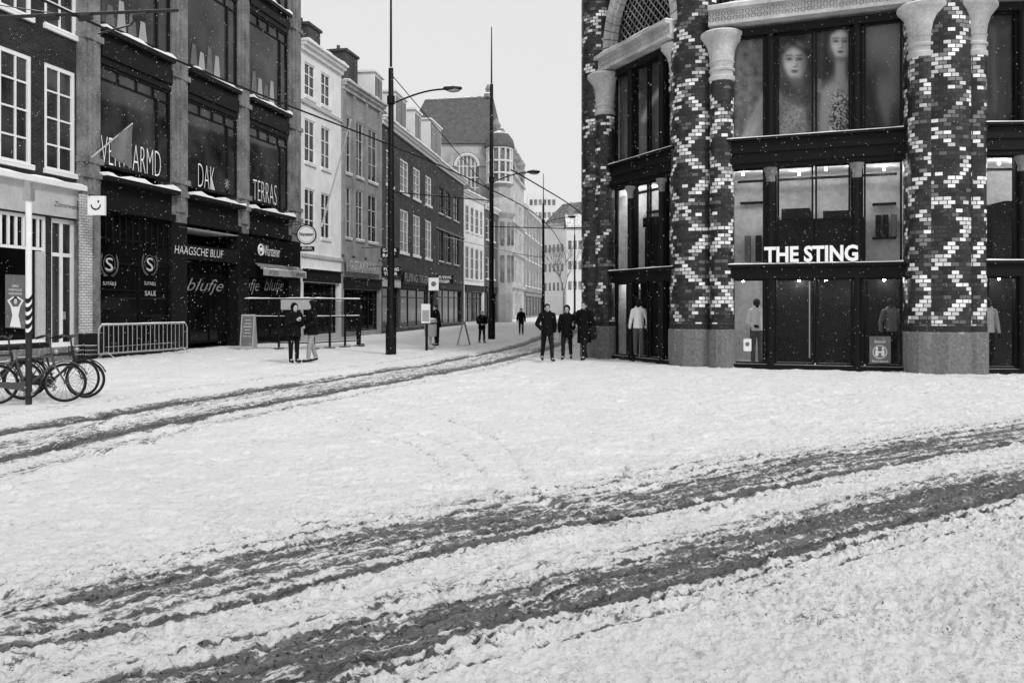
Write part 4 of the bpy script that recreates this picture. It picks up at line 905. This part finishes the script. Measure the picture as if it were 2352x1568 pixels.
def bicycle(rx,ry,yaw,label,fm='bikeg',rack=False,hb=1.12):
    t=thing('bicycle',label,'bicycle',(rx,ry,0),'bicycles parked at the striped post'); R=.34
    T=lambda p:(rx+p[0]*math.cos(yaw)-p[1]*math.sin(yaw),ry+p[0]*math.sin(yaw)+p[1]*math.cos(yaw),p[2]); ax=(-math.sin(yaw),math.cos(yaw),0)
    for wx in (0,1.08):
        c=T((wx,0,R)); mb=MB(); mb.torus(c,R-.03,.012,ax,40,6)
        for q in range(18):
            an=2*math.pi*q/18; mb.tube(T((wx+.02*math.cos(an),.02*(-1)**q,R+.02*math.sin(an))),T((wx+(R-.04)*math.cos(an+.25),0,R+(R-.04)*math.sin(an+.25))),.0028,.0028,4,False)
        mb.tube(T((wx,-.05,R)),T((wx,.05,R)),.022,.022,8)
        w=mb.build('wheel','rim',t); mb=MB(); mb.torus(c,R-.008,.02,ax,40,8); mb.build('tyre','rubber',w)
        mb=MB(); pts=[T((wx+(R+.04)*math.cos(math.radians(q)),0,R+(R+.04)*math.sin(math.radians(q)))) for q in range(20,185,15)]; mb.path(pts,.014,6); mb.build('mudguard',fm,t)
    bb=(.45,0,.28); st=(.3,0,.78); hd=(.86,0,.86); hl=(.9,0,.68)
    mb=MB()
    for a,b,r in ((bb,st,.02),(st,(.86,0,.82),.018),(bb,hl,.022),(hd,hl,.024),(bb,(0,0,R),.013),(st,(0,0,R),.012)): mb.tube(T(a),T(b),r,r,8)
    mb.build('frame',fm,t)
    mb=MB(); mb.quadbox([T((.0,-.06,.3)),T((.5,-.06,.2)),T((.5,-.04,.2)),T((.0,-.04,.3)),T((.0,-.06,.39)),T((.5,-.06,.36)),T((.5,-.04,.36)),T((.0,-.04,.39))]); mb.build('chain_guard',fm,t)
    mb=MB(); mb.tube(T(hl),T((1.08,.05,R)),.014,.01); mb.tube(T(hl),T((1.08,-.05,R)),.014,.01); mb.tube(T(hd),T((.82,0,hb)),.016); mb.build('fork',fm,t)
    mb=MB(); mb.path([T((.66,-.29,hb-.0)),T((.8,-.22,hb+.05)),T((.84,0,hb)),T((.8,.22,hb+.05)),T((.66,.29,hb-.0))],.015,8); h=mb.build('handlebar','rim',t)
    for s in (-1,1): mb=MB(); mb.tube(T((.64,s*.295,hb-.01)),T((.75,s*.25,hb+.03)),.021,.021,8); mb.build('grip','rubber',h)
    mb=MB(); mb.tube(T(st),T((.27,0,.93)),.013); mb.build('seat_post','chrome',t)
    mb=MB()
    pr=[(.36,.03),(.3,.04),(.2,.07),(.1,.11),(.06,.1)]
    vs=[];fs=[]
    for px_,w in pr:
        for z_,k_ in ((.94,.8),(1.0,1)):
            vs+= [T((px_,-w*k_,z_)),T((px_,w*k_,z_))]
    for i in range(4):
        q=i*4; fs+=[(q,q+1,q+5,q+4),(q+2,q+6,q+7,q+3),(q,q+4,q+6,q+2),(q+1,q+3,q+7,q+5)]
    fs+=[(0,2,3,1),(16,17,19,18)]; mb.add(vs,fs); s=mb.build('saddle','rubber',t)
    mb=MB(); mb.torus(T((.45,-.05,.28)),.09,.008,ax,24,5); mb.tube(T((.45,-.07,.28)),T((.57,-.07,.16)),.01); mb.tube(T((.45,.07,.28)),T((.33,.07,.4)),.01); mb.tube(T((.57,-.07,.16)),T((.57,-.16,.16)),.02); mb.tube(T((.33,.07,.4)),T((.33,.16,.4)),.02); mb.tube(T((.45,-.08,.28)),T((.45,.08,.28)),.02); mb.build('crank','chrome',t)
    mb=MB(); mb.path([T((-.25,-.07,.72)),T((.2,-.07,.74)),T((.2,.07,.74)),T((-.25,.07,.72))],.01,6,True); mb.tube(T((-.15,-.07,.72)),T((0,-.06,R)),.008); mb.tube(T((-.15,.07,.72)),T((0,.06,R)),.008)
    for q in range(3): mb.tube(T((-.25,-.04+.04*q,.725)),T((.2,-.04+.04*q,.745)),.006)
    mb.build('carrier','iron',t)
    mb=MB(); mb.sphere(T((.93,0,.9)),.05,n=10,m=6); mb.build('headlamp','chrome',t)
    if rack:
        mb=MB()
        for z_ in (.78,.86,.95): mb.path([T((.92,-.2,z_)),T((1.25,-.2,z_)),T((1.25,.2,z_)),T((.92,.2,z_))],.01,5,True)
        for q in range(7):
            mb.tube(T((.92+.055*q,-.2,.78)),T((.92+.055*q,-.2,.95)),.007,n=4); mb.tube(T((.92+.055*q,.2,.78)),T((.92+.055*q,.2,.95)),.007,n=4); mb.tube(T((.92+.055*q,-.2,.78)),T((.92+.055*q,.2,.78)),.006,n=4)
            mb.tube(T((1.25,-.2+.066*q,.78)),T((1.25,-.2+.066*q,.95)),.007,n=4)
        mb.build('basket','iron',t)
bicycle(at(-8,15.3),15.3,math.radians(22),'grey bicycle nearest the camera with its front wheel right of the striped post','bikel',False,1.16)
bicycle(at(52,16.2),16.2,math.radians(12),'dark bicycle standing behind the striped post, its front wheel second from the right')
bicycle(at(92,17.2),16.9,math.radians(-8),'dark bicycle with a front basket, rightmost of the parked bicycles',rack=True)
bicycle(at(-92,15.9),15.9,math.radians(9),'dark bicycle at the left edge, only its front half inside the photo')
def barrier():
    A=Vector((at(246,29.2),29.2-.6)); B=Vector((at(443,33.6),33.0)); F=Fr(A.x,A.y,B.x,B.y); t=thing('crowd_barrier','galvanised steel crowd barrier standing in the snow before the dark shop window','barrier',F.P(F.L/2,0,0))
    L=F.L; mb=MB(); pts=[F.P(0,0,.15),F.P(0,0,.95),F.P(.12,0,1.1),F.P(L-.12,0,1.1),F.P(L,0,.95),F.P(L,0,.15)]; mb.path(pts,.028,8,True); mb.build('frame','steel',t)
    n=20
    for i in range(1,n): mb=MB(); mb.tube(F.P(L*i/n,0,.15),F.P(L*i/n,0,1.1),.016,.016,6); mb.build('bar','steel',t)
    for u in (.35,L-.35): mb=MB(); mb.path([F.P(u,.35,.0),F.P(u,.15,.12),F.P(u,0,.2),F.P(u,-.15,.12),F.P(u,-.35,.0)],.02); mb.build('foot','steel',t)
    snowcap(F,t,.15,L-.15,-.02,.02,1.128,.03)
barrier()
def screen(p0,p1,nb,label,h=2.05,pic=False):
    F=Fr(p0[0],p0[1],p1[0],p1[1]); t=thing('terrace_screen',label,'windscreen',F.P(0,0,0),'glass terrace windscreens'); L=F.L
    for i in range(nb+1): mb=MB(); u=L*i/nb; F.box(mb,u-.035,u+.035,-.035,.035,-.02,h); F.box(mb,u-.12,u+.12,-.2,.2,.0,.04); mb.build('post','dark',t)
    for z in (.25,1.3,h-.03): mb=MB(); F.box(mb,0,L,-.025,.025,z-.025,z+.025); mb.build('rail','dark',t)
    for i in range(nb):
        mb=MB(); F.box(mb,L*i/nb+.06,L*(i+1)/nb-.06,-.008,.008,.3,h-.1); mb.build('pane','screen',t)
    snowcap(F,t,0,L,-.035,.035,h,.05); snowcap(F,t,0,L,-.03,.03,1.327,.03)
screen((at(563,36),36),(at(720,35.2),35.2),2,'glass terrace windscreen with black frame beside the chalkboard')
screen((at(720,35.3),35.35),(at(826,38),38),3,'glass terrace windscreen with black frame, right hand one reaching toward the lamp pole')
def menu():
    Y=34.9; G=Fr(at(645,Y),Y,at(720,Y),Y); mb=MB(); G.box(mb,0,G.L,-.04,0,zat(711,Y),zat(688,Y)); o=mb.build('menu_board','signg',None,origin=G.P(0,0,zat(711,Y))); tag(o,'pale menu board fixed along the top of the terrace windscreen','menu board')
menu()
def aboard(px,Y,w,h,label,m='midink'):
    x=at(px,Y); t=thing('pavement_board',label,'sign',(x,Y,0))
    for s in (-1,1):
        mb=MB(); mb.quadbox([(x-w/2,Y+s*.3-.02,0),(x+w/2,Y+s*.3-.02,0),(x+w/2,Y+s*.3+.02,0),(x-w/2,Y+s*.3+.02,0),(x-w/2,Y+s*.03-.02,h),(x+w/2,Y+s*.03-.02,h),(x+w/2,Y+s*.03+.02,h),(x-w/2,Y+s*.03+.02,h)]); b=mb.build('frame','white' if m!='midink' else 'signg',t)
        if s<0:
            mb=MB(); f=lambda z,e:(Y-.3+(z/h)*.27-.024-e)
            mb.add([(x-w/2+.05,f(.12,0),.12),(x+w/2-.05,f(.12,0),.12),(x+w/2-.05,f(h-.07,0),h-.07),(x-w/2+.05,f(h-.07,0),h-.07)],[(0,1,2,3)]); mb.build('board',m,b)
            mb=MB()
            for q in range(6): zz=h-.25-q*.13; ww=w*(.18+.12*((q*7)%3)/2); mb.add([(x-ww,f(zz,.003),zz),(x+ww,f(zz,.003),zz),(x+ww,f(zz+.03,.003),zz+.03),(x-ww,f(zz+.03,.003),zz+.03)],[(0,1,2,3)])
            mb.build('writing','lightink',b)
aboard(571,35.5,.55,1.4,'grey chalkboard standing on the snow at the left end of the terrace')
def easel():
    Y=39.2; x=at(1065,Y); t=thing('pavement_board','white folding A-shaped pavement board seen edge on before the second lamp pole','sign',(x,Y,0))
    for s in (-1,1):
        mb=MB(); mb.quadbox([(x+s*.28-.02,Y-.3,0),(x+s*.28+.02,Y-.3,0),(x+s*.28+.02,Y+.3,0),(x+s*.28-.02,Y+.3,0),(x+s*.03-.02,Y-.3,1.05),(x+s*.03+.02,Y-.3,1.05),(x+s*.03+.02,Y+.3,1.05),(x+s*.03-.02,Y+.3,1.05)]); mb.build('board','midink' if s>0 else 'signg',t)
easel()
def busstop():
    Y=34.7; x=at(980,Y); t=thing('stop_post','dark stop post carrying a small timetable box and white sign panel','post',(x,Y,0))
    mb=MB(); mb.box(x-.05,x+.05,Y-.05,Y+.05,-.05,zat(655,Y)); mb.build('post','dark',t)
    mb=MB(); mb.box(x-.2,x+.15,Y-.12,Y-.06,zat(742,Y),zat(698,Y)); b=mb.build('timetable_box','sign',t); mb=MB(); mb.box(x-.16,x+.11,Y-.126,Y-.122,zat(738,Y),zat(712,Y)); mb.build('timetable','signg',b)
    mb=MB(); mb.box(x+.08,x+.48,Y-.03,Y+.03,zat(667,Y),zat(638,Y)); b=mb.build('sign_panel','sign',t); mb=MB(); mb.sphere((x+.28,Y-.035,zat(652,Y)),.1,(1,.1,1)); mb.build('pictogram','midink',b)
    Y=36; x=at(989,Y); t=thing('litter_bin','pale grey litter bin on the pavement behind the stop post','bin',(x,Y,0))
    mb=MB(); mb.lathe(x,Y,[(.2,0),(.2,.1),(.06,.12),(.06,.45),(.24,.5),(.27,1.1),(.25,1.2),(.1,1.25)],16); mb.build('bin_body','signg',t,smooth=True); mb=MB(); mb.lathe(x,Y,[(.272,1.0),(.275,1.06)],16); mb.build('band','dark',t)
busstop()
# ================================================================ PEOPLE
def remesh(mb,name,m,parent,vox=.013,smooth_it=2):
    o0=Vector(ORG[parent.name]); me=bpy.data.meshes.new('tmp'); me.from_pydata([tuple(Vector(v)) for v in mb.v],[],mb.f); me.update()
    ob=bpy.data.objects.new('tmp',me); COL.objects.link(ob); md=ob.modifiers.new('r','REMESH'); md.mode='VOXEL'; md.voxel_size=vox
    s=ob.modifiers.new('s','SMOOTH'); s.factor=.5; s.iterations=smooth_it
    dg=bpy.context.evaluated_depsgraph_get(); dg.update(); nm=bpy.data.meshes.new_from_object(ob.evaluated_get(dg)); bpy.data.objects.remove(ob); bpy.data.meshes.remove(me)
    nm.name=name; nm.materials.clear(); nm.materials.append(MT[m]); nm.polygons.foreach_set('use_smooth',[True]*len(nm.polygons))
    o=bpy.data.objects.new(name,nm); COL.objects.link(o); o.parent=parent; ORG[o.name]=tuple(o0); return o
def person(px,Y,face,H,label,walk=0,arms=('down','down'),coat='coat',legs='coat2',hem=.78,hood=False,lean=0,hairlong=False,cat='person',name='person',skin='skin',lookdown=0,bag=False,hat=False,z0=0,group=None,bulk=.018):
    x=at(px,Y)
    t=thing(name,label,cat,(x,Y,z0),group); s=H/1.75; t.rotation_euler=(0,0,math.radians(face)); t.scale=(s,s,s)
    ORG[t.name]=(0,0,0)
    w=walk; a=MB()
    hipz=.93-.015*abs(w)
    J={}
    for sd in (-1,1):
        f=w*sd
        J[sd]=dict(hip=(sd*.09,0,hipz),knee=(sd*.1,-.2*f-.03*abs(f),.5),ank=(sd*.1,-.33*f+(.05 if f<0 else 0),.09+(.06 if f<0 else 0)*abs(w)))
        j=J[sd]; j['toe']=(sd*.12,j['ank'][1]-.17,.035)
        sh=(sd*.185,-lean*.2,1.42); ar=arms[0 if sd<0 else 1]; sw=.12*w*sd
        if ar=='down': el=(sd*.26,.03+sw*.8,1.13); wr=(sd*.27,-.04+sw*2,.89)
        elif ar=='pocket': el=(sd*.31,.09,1.14); wr=(sd*.2,-.1,.98)
        elif ar=='phone': el=(sd*.24,-.06,1.13); wr=(sd*.07,-.3,1.27)
        else: el=(sd*.27,-.02,1.13); wr=(sd*.14,-.25,1.05)
        j.update(sh=sh,el=el,wr=wr,ar=ar)
    hd=Vector((0,-.02-lean*.3-.05*lookdown,1.64-.02*lookdown)); 
    a.cap((0,0,.95),(0,-lean*.05,1.18),.135,.125); a.cap((0,-lean*.05,1.18),(0,-lean*.15,1.38),.125,.13); a.cap((-.15,-lean*.2,1.41),(.15,-lean*.2,1.41),.07,.07)
    a.cap((0,-lean*.2,1.42),(hd.x,hd.y+.02,hd.z-.1),.06,.052)
    a.sphere((hd.x,hd.y+.01,hd.z+.01),.1,(.82,.98,1.1)); a.sphere((hd.x,hd.y-.03,hd.z-.06),.065,(.85,.9,1)); a.cap((hd.x,hd.y-.095,hd.z+.0),(hd.x,hd.y-.112,hd.z-.03),.011,.016)
    for sd in (-1,1): a.sphere((hd.x+sd*.085,hd.y+.02,hd.z-.01),.026,(.5,.8,1.2))
    a.cap((hd.x-.02,hd.y-.092,hd.z-.062),(hd.x+.02,hd.y-.092,hd.z-.062),.01,.01)
    for sd in (-1,1):
        j=J[sd]; a.cap(j['hip'],j['knee'],.085,.056); a.cap(j['knee'],j['ank'],.056,.038); a.cap(j['ank'],j['toe'],.038,.034)
        a.cap(j['sh'],j['el'],.052,.04); a.cap(j['el'],j['wr'],.04,.027)
        wv=Vector(j['wr']); d=(wv-Vector(j['el'])).normalized()
        if j['ar']=='pocket': continue
        side=Vector((0,1,0)) if abs(d.z)>.7 else Vector((0,0,1)); side=(side-d*side.dot(d)).normalized(); inn=d.cross(side)*( 1 if d.cross(side).x*sd<0 else -1)
        pe=wv+d*.085
        for q in (-.025,0,.025): a.cap(wv+side*q*.6+d*.01,pe+side*q,.016,.015)
        for q,l in ((-.032,.032),(-.011,.04),(.011,.037),(.032,.028)):
            b0=pe+side*q; b1=b0+d*l+inn*.008; b2=b1+d*l*.7+inn*.024; a.cap(b0,b1,.0105,.010); a.cap(b1,b2,.010,.009)
        tb=wv-side*.025+d*.02; t1=tb-side*.03+d*.03+inn*.01; a.cap(tb,t1,.013,.011); a.cap(t1,t1+d*.03+inn*.012,.011,.010)
    remesh(a,'body',skin,t,.009,1)
    c=MB(); B=bulk
    c.cap((0,0,max(hem+.14,.95)),(0,-lean*.05,1.2),.165+B,.155+B); c.cap((0,-lean*.05,1.2),(0,-lean*.15,1.38),.158+B,.15+B*.5); c.cap((-.16,-lean*.2,1.42),(.16,-lean*.2,1.42),.088,.088)
    c.lathe(0,0,[(.185+B,hem),(.175+B,1.0),(.15,1.25)],16); c.cap((0,-lean*.2,1.46),(0,hd.y+.02,1.52),.078,.076)
    for sd in (-1,1): j=J[sd]; c.cap(j['sh'],j['el'],.075+B*.6,.062+B*.5); wv=Vector(j['wr']); e=Vector(j['el']); c.cap(j['el'],e+(wv-e)*.93,.062+B*.5,.046+B*.3)
    if hood: c.sphere((hd.x,hd.y+.045,hd.z+.03),.128,(.9,.9,1.12)); c.cap((-.05,.06,1.48),(.05,.06,1.48),.08,.08)
    else: c.cap((-.06,.0,1.5),(.06,.0,1.5),.075,.075)
    remesh(c,'coat',coat,t,.014)
    l=MB(); l.cap((-.05,0,.92),(.05,0,.92),.13,.13)
    for sd in (-1,1): j=J[sd]; l.cap(j['hip'],j['knee'],.1,.074); l.cap(j['knee'],j['ank'],.072,.058)
    remesh(l,'trousers',legs,t,.014)
    for sd in (-1,1):
        j=J[sd]; b=MB(); b.cap((j['ank'][0],j['ank'][1],j['ank'][2]+.05),j['ank'],.055,.055); b.cap((j['ank'][0],j['ank'][1]+.03,max(.045,j['ank'][2]-.045)),j['toe'],.045,.04); remesh(b,'shoe','rubber',t,.012)
    if not hood:
        h=MB(); h.sphere((hd.x,hd.y+.03,hd.z+.035),.108,(.9,.98,1.02)); 
        if hairlong: h.cap((0,hd.y+.07,hd.z),(0,.1,1.42),.085,.07)
        if hat: h.sphere((hd.x,hd.y+.015,hd.z+.06),.112,(.95,1,.9))
        remesh(h,'hat' if hat else 'hair','hair' if not hat else 'signg',t,.011)
    for sd in (-1,1): e=MB(); e.sphere((hd.x+sd*.032,hd.y-.082,hd.z+.006),.012,(1.2,.6,.7),8,6); e.build('eye','ink',t)
    if bag: b=MB(); b.cap((.3,.02,.95),(.3,.02,.72),.1,.12); remesh(b,'bag','coat2',t,.015)
    return t
person(1257,27.6,8,1.78,'person in a black jacket walking toward the camera, leftmost of three by the corner store',walk=.9,arms=('pocket','down'),legs='coat2')
person(1302,28.6,-10,1.72,'person in a dark hooded coat walking, middle of the three by the corner store',walk=-.8,arms=('down','pocket'),hood=True,hem=.7,legs='coat2')
person(1342,28.3,-35,1.86,'person in a long dark coat passing right beside the patterned brick column',walk=.6,arms=('fwd','down'),hem=.5,bag=True,bulk=.035)
pa=person(675,26.8,40,1.8,'person all in black holding a phone with both hands, left of the standing pair',arms=('phone','phone'),lookdown=1,hood=True,legs='coat',bulk=.03)
pb=person(715,27.2,-50,1.86,'person in black jacket and light trousers, right of the standing pair',walk=.45,arms=('pocket','fwd'),legs='ltrous',hood=True,bulk=.025)
person(824,38.6,80,1.85,'dark dressed person standing behind the right end of the terrace windscreen',arms=('pocket','pocket'),hood=True)
person(1003,38.6,-60,1.78,'person in dark winter clothes standing beside the stop post and litter bin',arms=('down','fwd'),lean=.15,legs='coat')
person(1107,41.5,20,1.5,'short person in dark coat and pale cap by the folding pavement board',walk=.3,arms=('fwd','fwd'),hat=True)
person(1197,54,0,1.6,'distant person in dark coat walking on the far left pavement',walk=.4,arms=('down','down'))
mb=MB(); mb.box(-.035,.035,-.005,.005,-.07,.07); ph=mb.build('phone','darkns',None,origin=(0,0,0)); R=Matrix.Rotation(math.radians(40),3,'Z'); q=R@Vector((0,-.37*1.03,1.33*1.03)); ph.location=(at(675,26.8)+q.x,26.8+q.y,q.z); ph.rotation_euler=(math.radians(-30),0,math.radians(40)); tag(ph,'small dark phone in the hands of the person all in black','phone')
def mann(px,F,v,label,coat,legs,face=0,**k):
    p=F.P(F.u(px),v,0); Y=p[1]; return person(px,Y,face,1.85,label,coat=coat,legs=legs,cat='mannequin',name='mannequin',skin=k.get('skin','ink'),arms=k.get('arms',('down','down')),hem=.9,z0=.07,bulk=-.01)
mann(1738,FB,-.6,'dark shop mannequin in a pale top in the store window left of the doors','sign','jeans',arms=('fwd','down'))
mann(1467,FA,-.45,'shop mannequin in a light jacket in the oblique store window','sign','jeans',-25)
mann(2046,FB,-1.2,'dark shop mannequin behind the glass right of the store doors, above the notice','midink','coat')
mann(2268,FC,-.6,'shop mannequin in a pale shirt in the right edge store window','lightink','coat',arms=('pocket','down'))
x,y=ground(1440,1094); t=thing('snow_figure','tiny stacked snow figure standing at the edge of the tram ruts','snowman',(x,y,0))
mb=MB(); mb.sphere((x,y,.025),.045,(1.05,1,.85),n=10,m=7); mb.sphere((x+.035,y-.01,.01),.025,n=8,m=6); mb.build('lower_ball','dullsnow',t,smooth=True); mb=MB(); mb.sphere((x+.006,y,.088),.03,(1,1,1.1),n=9,m=7); mb.build('upper_ball','dullsnow',t,smooth=True)
mb=MB(); rnd=random.Random(9)
for i in range(14000):
    y=rnd.uniform(10,44); x=rnd.uniform(-.65,.65)*y; z=rnd.uniform(.3,1.7+.38*y); r=rnd.uniform(.0022,.0052)*(1+y/60)
    mb.add([(x-r,y,z),(x,y-r,z),(x+r,y,z),(x,y+r,z),(x,y,z-r),(x,y,z+r)],[(0,1,5),(1,2,5),(2,3,5),(3,0,5),(1,0,4),(2,1,4),(3,2,4),(0,3,4)])
o=mb.build('falling_snow','snow',None); tag(o,'fine snowflakes falling over the whole street','snowfall',kind='stuff')
# ================================================================ WORLD, LIGHT, CAMERA
w=bpy.data.worlds.new('World'); S.world=w; w.use_nodes=True; nt=w.node_tree; bg=nt.nodes['Background']; out=nt.nodes['World Output']
sky=nt.nodes.new('ShaderNodeTexSky'); sky.sky_type='NISHITA'; sky.sun_disc=False; sky.sun_elevation=math.radians(40); sky.sun_rotation=math.radians(145); sky.dust_density=6
bw=nt.nodes.new('ShaderNodeRGBToBW'); nt.links.new(sky.outputs[0],bw.inputs[0]); nt.links.new(bw.outputs[0],bg.inputs[0]); bg.inputs[1].default_value=.1
b2=nt.nodes.new('ShaderNodeBackground'); b2.inputs[0].default_value=(.9,.9,.9,1); b2.inputs[1].default_value=1.0
mx=nt.nodes.new('ShaderNodeMixShader'); mx.inputs[0].default_value=.85; nt.links.new(bg.outputs[0],mx.inputs[1]); nt.links.new(b2.outputs[0],mx.inputs[2]); nt.links.new(mx.outputs[0],out.inputs[0])
sl=bpy.data.lights.new('sun','SUN'); sl.energy=1.5; sl.angle=math.radians(10); so=bpy.data.objects.new('sun',sl); COL.objects.link(so); so.rotation_euler=(math.radians(50),0,math.radians(38))
cam=bpy.data.cameras.new('camera'); co=bpy.data.objects.new('camera',cam); COL.objects.link(co); co.location=(0,0,CH); co.rotation_euler=(math.radians(90),0,0)
cam.sensor_width=36; cam.lens=FPX/2352*36; cam.shift_y=-(784-HY)/2352; cam.clip_end=3000; cam.clip_start=.1
S.camera=co
S.view_settings.view_transform='Standard'; S.view_settings.look='None'; S.view_settings.exposure=0
